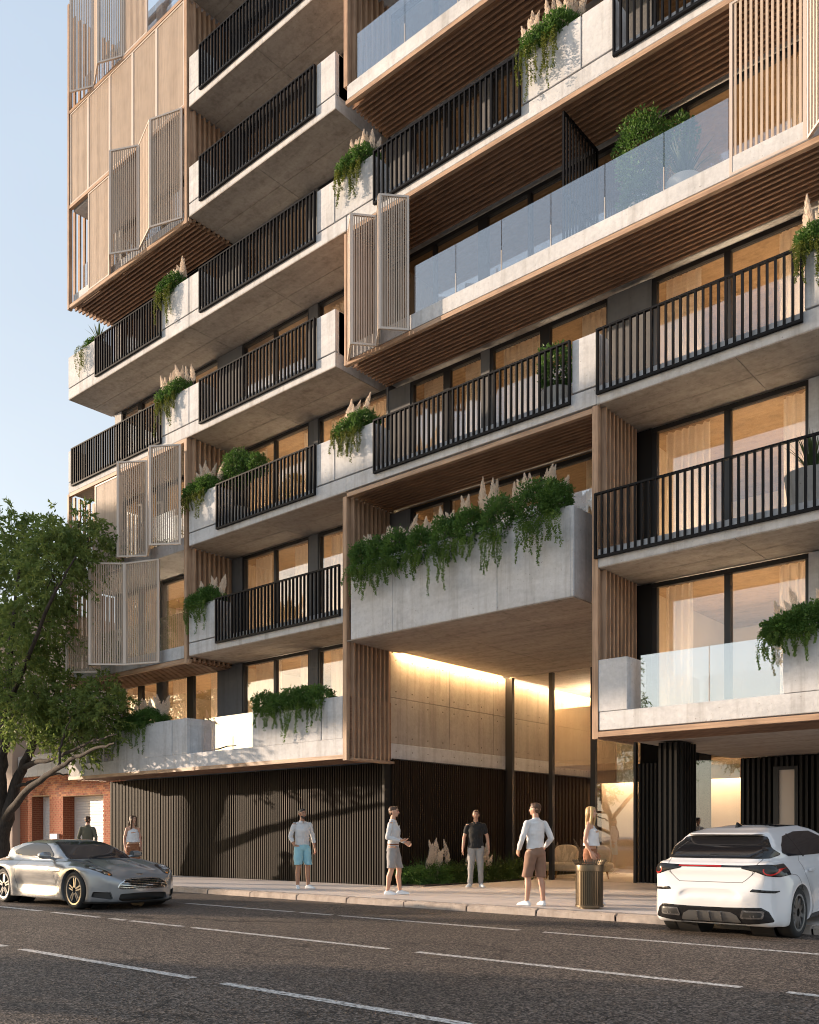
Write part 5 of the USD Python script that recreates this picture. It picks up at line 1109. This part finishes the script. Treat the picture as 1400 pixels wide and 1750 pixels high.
    rim = prism_x([tuple(p) for p in gr], 3.2, 3.9) - prism_x([tuple(p) for p in round_poly(sym([(0.435, 0.388), (0.50, 0.408), (0.475, 0.468), (0.362, 0.535), (0.2, 0.555)]), 0.02)], 3.2, 3.9)
    patch('surround', rim, CHROME, 0.004, 0.02, gg)
    for i in range(5):
        z = 0.402 + i * 0.030; patch('slat', prism_x([(-0.48 + max(0, i - 2) * 0.05, z), (0.48 - max(0, i - 2) * 0.05, z), (0.48 - max(0, i - 2) * 0.05, z + 0.010), (-0.48 + max(0, i - 2) * 0.05, z + 0.010)], 3.2, 3.9), CHROME, -0.008, 0.03, gg)
    for i in range(9):
        y = -0.36 + i * 0.09; patch('upright', prism_x([(y - 0.003, 0.38), (y + 0.003, 0.38), (y + 0.003, 0.56), (y - 0.003, 0.56)], 3.2, 3.9) ^ prism_x([tuple(p) for p in gr], 3.2, 3.9), MATBLK, -0.014, 0.03, gg)
    patch('lower_intake', prism_x([tuple(p) for p in it_], 3.2, 3.9), MATBLK, -0.06, 0.08)
    patch('splitter', prism_z([(2.6, -1), (3.9, -1), (3.9, 1), (2.6, 1)], 0.10, 0.150), MATBLK, 0.02, 0.03)
    badge = prism_z([tuple(p) for p in round_poly([(3.425, -0.09), (3.445, -0.03), (3.45, 0.0), (3.445, 0.03), (3.425, 0.09), (3.41, 0.03), (3.408, 0.0), (3.41, -0.03)], 0.003)], 0.5, 0.9)
    patch('winged_badge', badge, CHROME, 0.005, 0.004)
    ws = round_poly(sym([(0.66, 0.90), (0.655, 0.96), (0.52, 1.20), (0.42, 1.225)]), 0.03)
    patch('windscreen', prism_x([tuple(p) for p in ws], 1.02, 2.3), DARKGLASS, 0.004)
    wipers = MB().tube([(2.12, -0.25, 0.915), (2.03, 0.05, 0.955), (1.96, 0.42, 0.97)], [0.010, 0.008, 0.005], 5)
    obj('wiper', wipers, MATBLK, t)
    rwp = round_poly(sym([(0.52, 0.97), (0.50, 1.12), (0.42, 1.19)]), 0.03); patch('rear_window', prism_x([tuple(p) for p in rwp], -0.9, 0.4), DARKGLASS, 0.004)
    for s in (-1, 1):
        lo, hi = (-1.0, -0.42) if s < 0 else (0.42, 1.0)
        w = round_poly([(0.02, 1.03), (0.28, 1.13), (0.62, 1.195), (1.0, 1.20), (1.3, 1.14), (1.62, 1.00), (1.70, 0.94), (1.2, 0.93), (0.4, 0.95), (0.1, 0.975)], 0.02)
        patch('side_window', prism_y([tuple(p) for p in w], lo, hi), DARKGLASS, 0.004)
        patch('door_seam', line_prism([(0.55, 0.90), (0.50, 0.60), (0.62, 0.28), (1.95, 0.25), (2.02, 0.50), (1.92, 0.86)], 0.009, 'y', lo, hi), MATBLK, 0.001, 0.004)
        patch('side_vent', prism_y([tuple(p) for p in round_poly([(1.96, 0.655), (2.26, 0.665), (2.24, 0.715), (1.98, 0.70)], 0.006)], lo, hi), MATBLK, 0.002)
        patch('vent_strake', prism_y([(1.80, 0.676), (2.25, 0.684), (2.25, 0.697), (1.80, 0.688)], lo, hi), CHROME, 0.006, 0.004)
        patch('bumper_seam', line_prism([(2.74, 0.75), (3.02, 0.60), (3.02, 0.45), (2.98, 0.3)], 0.008, 'y', lo, hi), MATBLK, 0.001, 0.004)
        hl = group_of('headlight', t)
        hz = round_poly([(2.86, s * 0.70), (3.00, s * 0.60), (3.36, s * 0.535), (3.46, s * 0.56), (3.38, s * 0.68), (3.18, s * 0.80), (2.98, s * 0.835), (2.88, s * 0.80)], 0.03)
        pz = prism_z([tuple(p) for p in hz], 0.40, 1.0)
        patch('housing', pz, GLOSSBLK, 0.003, 0.02, hl)
        for q, (a, b, r_) in enumerate(((3.06, 0.73, 0.065), (3.21, 0.69, 0.062), (3.34, 0.635, 0.045))):
            patch('lens', Manifold.cylinder(0.6, r_, r_, 24).translate((a, s * b, 0.45)), LAMPW if q < 2 else CHROME, 0.008, 0.01, hl)
        patch('indicator', Manifold.cylinder(0.6, 0.022, 0.022, 16).translate((3.40, s * 0.605, 0.4)), mat('amber_lens_%d' % (s + 1), {'p': ('principled_bsdf', {'base_color': (0.7, 0.22, 0.03), 'roughness': 0.1})}), 0.009, 0.01, hl)
        patch('bonnet_vent', prism_z([tuple(p) for p in round_poly([(2.22, s * 0.36), (2.50, s * 0.40), (2.50, s * 0.45), (2.22, s * 0.40)], 0.006)], 0.6, 1.1), MATBLK, 0.002)
        patch('bonnet_seam', line_prism([(2.15, s * 0.70), (2.7, s * 0.74), (2.95, s * 0.70)], 0.008, 'z', 0.6, 1.1), MATBLK, 0.001, 0.004)
        patch('corner_intake', prism_x([tuple(p) for p in round_poly([(s * 0.58, 0.19), (s * 0.86, 0.24), (s * 0.84, 0.335), (s * 0.62, 0.325)], 0.02)], 3.0, 3.9), MATBLK, -0.04, 0.06)
        mi = group_of('door_mirror', t)
        obj('arm', MB().tube([(1.72, s * 0.76, 0.90), (1.76, s * 0.90, 0.935)], [0.03, 0.02], 8), GREYP, mi, smooth=40)
        mp = [[1.78 + 0.10 * math.cos(a) * (1 if math.cos(a) < 0 else .75), s * (0.97 + 0.105 * b), 0.965 + 0.068 * math.sin(a) * (1 - 0.25 * (b > 0.5))] for a in np.linspace(0, 2 * PI, 18, endpoint=False) for b in (-0.8, -0.3, 0.4, 0.9)] + [[1.76, s * 1.085, .965]]
        obj('shell', MB().man(Manifold.hull_points(np.array(mp, np.float32))), GREYP, mi, smooth=50)
    for x in (0.0, 2.74):
        for s in (-1, 1):
            make_wheel(t, (x, s * 0.815, 0.345), 0.345, 0.235, 0.262, s, 5, 'twin', turn=0)
            arch = Manifold.cylinder(0.30, 0.384, 0.384, 40).rotate((90, 0, 0)).translate((x, 0.38 + 0.30 if s > 0 else -0.38, 0.345)) - Manifold.cylinder(0.5, 0.36, 0.36, 40).rotate((90, 0, 0)).translate((x, 0.39 + 0.5 if s > 0 else -0.39, 0.345))
            obj('wheel_arch_liner', MB().man(arch), MATBLK, t)
    obj('underbody', MB().box(-0.7, 3.3, -0.6, 0.6, 0.14, 0.22), MATBLK, t)
grey_car()
# ================================================================ people
ICO = trimesh.creation.icosphere(2).vertices
def ell(c, r): return np.array(c, float) + ICO * np.array(r, float)
def hull(*ps): return Manifold.hull_points(np.vstack(ps).astype(np.float32))
def chain(pts, radii):
    """tapered limb through the joints"""
    m = Manifold()
    for (a, b), (ra, rb_) in zip(zip(pts[:-1], pts[1:]), zip(radii[:-1], radii[1:])):
        m = m + hull(ell(a, (ra,) * 3 if np.ndim(ra) == 0 else ra), ell(b, (rb_,) * 3 if np.ndim(rb_) == 0 else rb_))
    return m
def fuse(m, res=0.022, it=4, wrinkle=0.0, seed=0, stretch=(7, 7, 16)):
    v, f = welded(m.refine_to_length(res)); v = smooth_mesh(v, f, it, 0.5, -0.5)
    if wrinkle:
        n = vnorm(v, f); v = v + n * ((meshkit.noise(v * stretch, seed) - 0.5) + 0.6 * (meshkit.noise(v * np.array(stretch) * 2.1, seed + 3) - 0.5))[:, None] * wrinkle
    return v, f
def cloth(name, c, rough=0.85):
    return mat(name, {'co': ('texture_coordinate', {}), 'n': ('noise_texture', {'scale': 9.0, 'detail': 4.0}), 'r': ('rgb_ramp', {'ramp': [(0.3, tuple(x * 0.86 for x in c)), (0.7, c)]}), 'p': ('principled_bsdf', {'roughness': rough, 'sheen_weight': 0.15})},
               [('co.object', 'n.vector'), ('n.fac', 'r.fac'), ('r.color', 'p.base_color')])
SKIN = plain('skin', (0.50, 0.29, 0.20), 0.5, 0, subsurface_weight=0.12, subsurface_scale=0.01)
SKIN2 = plain('tanned_skin', (0.34, 0.185, 0.12), 0.5, 0, subsurface_weight=0.1, subsurface_scale=0.01)
LIP = plain('lips', (0.36, 0.12, 0.10), 0.5); EYE = plain('dark_eye', (0.02, 0.015, 0.012), 0.2)
HAIRS = {'dark': plain('dark_hair', (0.015, 0.011, 0.009), 0.55), 'brown': plain('brown_hair', (0.07, 0.035, 0.018), 0.5), 'blond': plain('blond_hair', (0.46, 0.30, 0.13), 0.45)}
CL = {'white': cloth('white_cotton', (0.68, 0.68, 0.70)), 'pale': cloth('pale_grey_shirt', (0.60, 0.61, 0.63)), 'blue': cloth('light_blue_shorts', (0.27, 0.52, 0.62)), 'grey': cloth('grey_shorts', (0.30, 0.29, 0.29)),
      'tan': cloth('brown_shorts', (0.26, 0.15, 0.10)), 'rust': cloth('rust_trousers', (0.27, 0.11, 0.05)), 'black': cloth('black_polo', (0.012, 0.012, 0.013)), 'greyt': cloth('grey_trousers', (0.33, 0.32, 0.31)), 'olive': cloth('olive_blazer', (0.10, 0.095, 0.065)),
      'shoe': plain('white_sneaker', (0.74, 0.77, 0.80), 0.5), 'belt': plain('brown_belt', (0.16, 0.055, 0.025), 0.45), 'navy': cloth('dark_trousers', (0.03, 0.03, 0.035))}
def rot2(v, a):
    c, s = math.cos(a), math.sin(a); v = np.array(v, float); return np.stack([v[..., 0] * c - v[..., 1] * s, v[..., 0] * s + v[..., 1] * c, v[..., 2]], -1)
def hand(wrist, d, palm_n, side, curl=0.35, spread=0.05):
    """palm, four unequal bent fingers and a thumb; d points along the hand, palm_n out of the palm"""
    w = np.array(wrist, float); d = unit(np.array(d, float)); n = np.array(palm_n, float); n = unit(n - d * (n @ d)); s = np.cross(d, n) * side       # s: towards the thumb
    k0, k1 = w + d * 0.02, w + d * 0.092
    parts = hull(ell(w - d * 0.01, (0.024,) * 3), ell(k0 + s * 0.018, (0.016,) * 3), ell(k0 - s * 0.02, (0.016,) * 3), ell(k1 + s * 0.033, (0.0125,) * 3), ell(k1 - s * 0.033, (0.0115,) * 3))
    for i, (o, L) in enumerate(((0.032, 0.072), (0.011, 0.080), (-0.011, 0.075), (-0.032, 0.058))):
        p = k1 + s * o - d * 0.008; dd = unit(d + s * (o * spread * 30) * 0.05); pts = [p]; a = 0.0
        for l in (0.45, 0.32, 0.26):
            a += curl * (0.6 if l == 0.45 else 1.0); v = unit(dd * math.cos(a) + n * math.sin(a)); pts.append(pts[-1] + v * L * l)
        parts = parts + chain(pts, [0.0095, 0.009, 0.0085, 0.0075])
    t0 = w + d * 0.03 + s * 0.022; t1 = t0 + (d * 0.6 + s * 0.75 + n * 0.25) * 0.036; t2 = t1 + unit(d * 0.9 + s * 0.25 + n * 0.3) * 0.032; t3 = t2 + unit(d + n * 0.4) * 0.024
    return parts + chain([t0, t1, t2, t3], [0.0135, 0.0115, 0.010, 0.0085])
def person(label, loc, face, H, arms, top, bottom, shoes='shoe', hair=('short', 'brown'), skin=None, female=False, sleeve='long', legs='shorts', head_turn=0.0, stance=((0.02, 0.10), (-0.05, -0.10)), beard=False, belt=False, tuck=True, toe=(0.15, -0.15), collar=True, group='people on the pavement', hands=(True, True), hip=0.0, top_name='shirt', bottom_name='shorts'):
    SK = skin or SKIN; k = H / 1.80
    t = thing('person', label, 'person', (loc[0], loc[1], 0.12), rz=math.atan2(face[1], face[0]), group=group, scale=k)
    sw = 0.155 if female else 0.185; hw = 0.17 if female else 0.158
    Lk, Rk = [], []
    hips = [np.array([0.0, 0.088 + hip * 0.02, 0.93]), np.array([0.0, -0.088 + hip * 0.02, 0.93])]
    ank = [np.array([stance[0][0], stance[0][1], 0.085]), np.array([stance[1][0], stance[1][1], 0.085])]
    knee = [(h_ * 0.46 + a_ * 0.54) * [1, 1, 0] + [0.035 + 0.0 * i, 0, 0.505] for i, (h_, a_) in enumerate(zip(hips, ank))]
    # torso
    pel, wai, che, sho = np.array([0, 0.0, 0.96]), np.array([0.005, 0, 1.12]), np.array([0.012, 0, 1.31]), np.array([-0.012, 0, 1.435])
    wr = 0.112 if female else 0.135; cr = 0.145 if female else 0.168
    torso = hull(ell(pel, (0.105, hw, 0.10)), ell(wai, (0.092, wr, 0.06))) + hull(ell(wai, (0.092, wr, 0.06)), ell(che, (0.115 + 0.02 * female, cr, 0.09))) + hull(ell(che, (0.112, cr, 0.09)), ell(sho, (0.075, sw * 0.93, 0.045)))
    neck = np.array([-0.012, 0, 1.485]); nk = chain([neck, neck + [0.012, 0, 0.10]], [0.058 if not female else 0.048, 0.052 if not female else 0.042])
    trap = hull(ell(neck + [-0.01, 0, 0.015], (0.05,) * 3), ell([-0.015, sw * 0.75, 1.445], (0.035,) * 3), ell([-0.015, -sw * 0.75, 1.445], (0.035,) * 3))
    hc = np.array([0.015, 0, 1.685])
    def hd(p): return rot2(np.array(p, float) - [0, 0, 0], head_turn) + hc * [1, 1, 1]
    hs = 0.95 if female else 1.0
    def he(c, r): q = ICO * np.array(r, float) * hs + np.array(c, float) * hs; return rot2(q, head_turn) + hc
    skull = hull(he((-0.012, 0, 0.02), (0.098, 0.076, 0.092))) + hull(he((0.02, 0, 0.0), (0.068, 0.066, 0.075)), he((0.048, 0, -0.075), (0.034, 0.034, 0.03)), he((0.0, 0, -0.062), (0.05, 0.056, 0.03)))
    skull = skull + hull(he((0.080, 0, 0.012), (0.012, 0.010, 0.012)), he((0.104, 0, -0.026), (0.011, 0.013, 0.010)), he((0.080, 0, -0.030), (0.012, 0.018, 0.008)))
    skull = skull + hull(he((0.082, 0, -0.060), (0.012, 0.022, 0.007))) + hull(he((0.074, 0, 0.036), (0.016, 0.05, 0.010)))
    for s in (-1, 1): skull = skull + hull(he((-0.008, s * 0.077, -0.005), (0.020, 0.010, 0.033)))
    body = torso + nk + trap + skull
    A = []
    for i, s in enumerate((1, -1)):
        S0 = np.array([-0.012, s * sw, 1.435]); el, wv = np.array(arms[i][0], float), np.array(arms[i][1], float)
        body = body + chain([S0, S0 * .5 + el * .5, el, el * .6 + wv * .4, wv], [0.052, 0.047, 0.039, 0.039, 0.027] if not female else [0.042, 0.037, 0.031, 0.031, 0.022])
        if hands[i]:
            d = unit(wv - el); hd_ = arms[i][2] if len(arms[i]) > 2 else None
            body = body + (hand(wv, hd_[0], hd_[1], hd_[2]) if hd_ else hand(wv, d, (0.1, -s, 0), -s if False else (1 if s < 0 else -1)))
        A.append((S0, el, wv))
        h_, kn, an = hips[i], knee[i], ank[i]
        body = body + chain([h_, h_ * .5 + kn * .5, kn, kn * .68 + an * .32 + [-0.022, 0, 0], an], [0.095, 0.078, 0.054, 0.056, 0.036])
    v, f = fuse(body, 0.019, 3); obj('body', (v, f), SK, t, smooth=True)
    # face
    for s in (-1, 1):
        obj('eye', MB().man(hull(he((0.079, s * 0.031, 0.012), (0.007, 0.012, 0.006)))), EYE, t); obj('eyebrow', MB().man(hull(he((0.085, s * 0.020, 0.033), (0.007, 0.006, 0.004)), he((0.076, s * 0.046, 0.034), (0.007, 0.006, 0.003)))), HAIRS['dark' if hair[1] == 'dark' else 'brown'], t)
    obj('mouth', MB().man(hull(he((0.088, 0, -0.060), (0.006, 0.020, 0.005)))), LIP, t)
    hm = HAIRS[hair[1]]
    cap = hull(he((-0.016, 0, 0.040), (0.100, 0.079, 0.080)), he((-0.050, 0, -0.040), (0.042, 0.056, 0.03)))
    cap = cap - (Manifold.cube((0.4, 0.4, 0.4), True).rotate((0, 24, math.degrees(head_turn))).translate(tuple(rot2(np.array([0.225, 0, -0.07]), head_turn) + hc)))
    if hair[0] == 'short':
        cap = cap + hull(he((0.035, 0, 0.088), (0.045, 0.050, 0.026)), he((-0.03, 0, 0.092), (0.055, 0.052, 0.024)))
    else:
        L = 0.27 if hair[0] == 'long' else 0.12
        cap = cap + hull(he((-0.03, 0, 0.03), (0.082, 0.090, 0.09)), he((-0.065, 0, -0.08), (0.045, 0.085, 0.06))) + hull(he((-0.065, 0, -0.06), (0.045, 0.085, 0.06)), he((-0.085, 0, -L), (0.030, 0.07, 0.05)))
        for s in (-1, 1): cap = cap + chain([he((0.03, s * 0.062, 0.075), (0,) * 3)[0], he((0.045, s * 0.082, -0.01), (0,) * 3)[0], he((0.03, s * 0.085, -0.13), (0,) * 3)[0], he((0.01, s * 0.075, -L - 0.02), (0,) * 3)[0]], [0.03, 0.024, 0.028, 0.018])
    obj('hair', fuse(cap, 0.014, 2, 0.010, 7, (40, 40, 12)), hm, t, smooth=True)
    if beard: obj('beard', fuse(hull(he((0.052, 0, -0.085), (0.040, 0.040, 0.03)), he((0.03, 0, -0.06), (0.045, 0.064, 0.022))), 0.014, 1), hm, t, smooth=True)
    # top
    if top:
        g = 0.016
        zb_t = 0.90 if not tuck else 0.975
        if female and top_name == 'sleeveless_top':
            T = hull(ell(che, (0.128, cr + 0.012, 0.09)), ell([-0.008, 0, 1.43], (0.075, sw * 0.80, 0.03))) + hull(ell(che, (0.13, cr + 0.014, 0.09)), ell([0.015, 0, 1.08], (0.150, 0.185, 0.012)))
        else:
            T = hull(ell(wai, (0.108, wr + 0.022, 0.06)), ell(che, (0.130, cr + g, 0.09))) + hull(ell(che, (0.128, cr + g, 0.09)), ell(sho + [0, 0, 0.006], (0.082, sw * 0.90, 0.045))) + hull(ell([0, 0, zb_t + 0.02], (0.118, hw + 0.012, 0.022) if tuck else (0.140, hw + 0.036, 0.03)), ell(wai, (0.110, wr + 0.024, 0.07)))
            T = T + hull(ell(neck + [-0.01, 0, 0.0], (0.060,) * 3), ell([-0.015, sw * 0.78, 1.45], (0.040,) * 3), ell([-0.015, -sw * 0.78, 1.45], (0.040,) * 3)) if not female else T
            for S0, el, wv in A:
                if sleeve == 'long': T = T + chain([S0, S0 * .5 + el * .5, el, el * .55 + wv * .45, el * 0.12 + wv * 0.88], [0.058, 0.054, 0.046, 0.045, 0.035])
                elif sleeve == 'rolled': T = T + chain([S0, S0 * .5 + el * .5, el, el * .5 + wv * .5], [0.058, 0.054, 0.047, 0.046])
                elif sleeve == 'short': T = T + chain([S0, S0 * .45 + el * .55], [0.058, 0.058])
        v, f = fuse(T, 0.02, 3, 0.016, 11, (6, 6, 14)); obj(top_name, (v, f), CL[top], t, smooth=True)
        if collar and not female:
            c = hull(ell(neck + [0.0, 0, 0.045], (0.066, 0.066, 0.012)), ell(neck + [0.01, 0, -0.005], (0.074, 0.082, 0.012))) - chain([neck + [0.012, 0, -0.03], neck + [0.02, 0, 0.12]], [0.056, 0.056]) - hull(ell(neck + [0.10, 0, 0.06], (0.02, 0.025, 0.02)), ell(neck + [0.08, 0, -0.03], (0.03, 0.006, 0.02)))
            obj('collar', fuse(c, 0.014, 1), CL[top], t, smooth=True)
            if top != 'black' and top != 'olive': obj('placket', MB().man(hull(ell([0.122, 0, 1.40], (0.008, 0.014, 0.01)), ell([0.140, 0, 1.25], (0.008, 0.014, 0.01))) + hull(ell([0.140, 0, 1.25], (0.008, 0.014, 0.01)), ell([0.112, 0, 1.06], (0.010, 0.014, 0.01)))), CL[top], t, smooth=True)
    # trousers or shorts
    Bm = hull(ell([0, 0, 1.015], (0.112, hw - 0.004, 0.022)), ell([-0.008, 0, 0.90], (0.128, hw + 0.022, 0.06)))
    for i in range(2):
        h_, kn, an = hips[i], knee[i], ank[i]; o = np.array([0, 0.012 if i == 0 else -0.012, 0])
        if legs == 'shorts':
            e = h_ * 0.10 + kn * 0.90 if bottom != 'tan' else kn + [0, 0, 0.0]
            Bm = Bm + hull(ell(h_ + [0, 0, -0.02], (0.112, 0.108, 0.08)), ell(e + o, (0.092, 0.092, 0.010)))
        elif legs == 'wide':
            Bm = Bm + hull(ell(h_ + [0, 0, -0.02], (0.118, 0.108, 0.08)), ell(kn + o, (0.105, 0.10, 0.02))) + hull(ell(kn + o, (0.105, 0.10, 0.02)), ell(an + [0, 0, 0.03], (0.115, 0.105, 0.01)))
        else:
            Bm = Bm + chain([h_ + [0, 0, -0.02], kn], [0.108, 0.074]) + chain([kn, an + [0, 0, 0.01]], [0.074, 0.056])
    v, f = fuse(Bm, 0.02, 3, 0.018, 21, (7, 7, 9)); obj(bottom_name, (v, f), CL[bottom], t, smooth=True)
    if belt: obj('belt', fuse(hull(ell([0, 0, 1.032], (0.121, hw + 0.010, 0.014)), ell([0, 0, 1.012], (0.123, hw + 0.012, 0.014))), 0.02, 1), CL['belt'], t, smooth=True)
    for i in range(2):
        a = ank[i]; q = lambda p: rot2(np.array(p, float), toe[i]) + a * [1, 1, 0]
        s = hull(np.vstack([q(np.array(c_) + ICO * np.array(r_)) for c_, r_ in (((-0.045, 0, 0.035), (0.032, 0.034, 0.033)), ((0.0, 0, 0.075), (0.045, 0.036, 0.028)), ((0.10, 0, 0.032), (0.045, 0.044, 0.030)), ((0.165, 0, 0.024), (0.034, 0.036, 0.022)))]))
        sole = hull(np.vstack([q(np.array(c_) + ICO * np.array(r_)) for c_, r_ in (((-0.045, 0, 0.014), (0.036, 0.038, 0.013)), ((0.10, 0, 0.014), (0.05, 0.049, 0.013)), ((0.17, 0, 0.014), (0.036, 0.040, 0.013)))]))
        sg = group_of('shoe', t); obj('upper', fuse(s, 0.02, 1), CL[shoes], sg, smooth=True); obj('sole', fuse(sole, 0.02, 1), CL[shoes], sg, smooth=True)
    return t
F2, R2 = Fv[:2], Rv[:2]
person('young man with dark beard in pale shirt and light blue shorts by the batten wall', (-15.5, 14.23), -F2 * 0.85 + R2 * 0.45, 1.84,
       [((-0.03, 0.27, 1.17), (0.0, 0.30, 0.93)), ((-0.05, -0.27, 1.17), (0.03, -0.20, 0.98))], 'pale', 'blue', hair=('short', 'dark'), skin=SKIN2, beard=True, sleeve='rolled', tuck=True, head_turn=0.15, stance=((0.03, 0.13), (0.0, -0.11)), toe=(0.5, -0.25), hands=(True, False))
person('man in profile gesturing with open palm, pale shirt and grey shorts', (-12.51, 14.02), R2 * 0.95 - F2 * 0.2, 1.83,
       [((-0.02, 0.25, 1.17), (0.20, 0.22, 1.06)), ((-0.06, -0.24, 1.16), (0.20, -0.20, 1.10), ((1, 0.0, 0.05), (0, 0.15, 1), 1))], 'pale', 'grey', hair=('short', 'brown'), sleeve='long', belt=True, stance=((0.12, 0.09), (-0.10, -0.08)), toe=(0.1, -0.1))
person('smiling man in black polo and grey trousers in front of entrance bed', (-12.9, 17.4), -F2 * 1.0 - R2 * 0.05, 1.83,
       [((-0.02, 0.27, 1.16), (0.03, 0.30, 0.90)), ((-0.02, -0.27, 1.16), (0.03, -0.30, 0.90))], 'black', 'greyt', hair=('short', 'brown'), sleeve='short', legs='long', tuck=False, stance=((0.03, 0.12), (0.0, -0.13)), toe=(0.35, -0.45), top_name='polo_shirt', bottom_name='trousers')
person('man seen from behind in white shirt and brown knee shorts at the kerb', (-8.66, 13.42), F2 * 0.88 - R2 * 0.45, 1.79,
       [((0.02, 0.27, 1.16), (0.16, 0.24, 0.98)), ((-0.10, -0.27, 1.18), (0.06, -0.24, 1.02))], 'white', 'tan', hair=('short', 'brown'), sleeve='long', head_turn=0.55, stance=((0.06, 0.14), (-0.06, -0.12)), toe=(0.4, -0.15))
person('blond woman in white sleeveless top and rust trousers behind the litter bin', (-8.05, 14.25), R2 * 0.85 - F2 * 0.35, 1.74,
       [((-0.03, 0.22, 1.16), (0.05, 0.22, 0.95)), ((-0.06, -0.22, 1.16), (0.05, -0.20, 0.95))], 'white', 'rust', hair=('long', 'blond'), female=True, legs='wide', head_turn=-0.15, stance=((0.05, 0.09), (-0.05, -0.09)), top_name='sleeveless_top', bottom_name='trousers')
person('brown-haired woman in white sleeveless top and rust trousers behind the grey car', (-21.15, 13.4), R2 * 0.55 - F2 * 0.75, 1.76,
       [((-0.03, 0.22, 1.16), (0.06, 0.20, 0.95)), ((-0.04, -0.22, 1.16), (0.04, -0.22, 0.93))], 'white', 'rust', hair=('long', 'brown'), female=True, legs='wide', head_turn=0.35, stance=((0.05, 0.09), (-0.05, -0.09)), top_name='sleeveless_top', bottom_name='trousers')
person('person in olive blazer seen from behind in front of the white shutter', (-24.45, 14.0), F2 * 1.0 + R2 * 0.1, 1.79,
       [((-0.03, 0.27, 1.17), (0.10, 0.22, 0.98)), ((-0.03, -0.27, 1.17), (0.10, -0.20, 1.02))], 'olive', 'navy', hair=('short', 'brown'), legs='long', tuck=False, top_name='blazer', bottom_name='trousers')
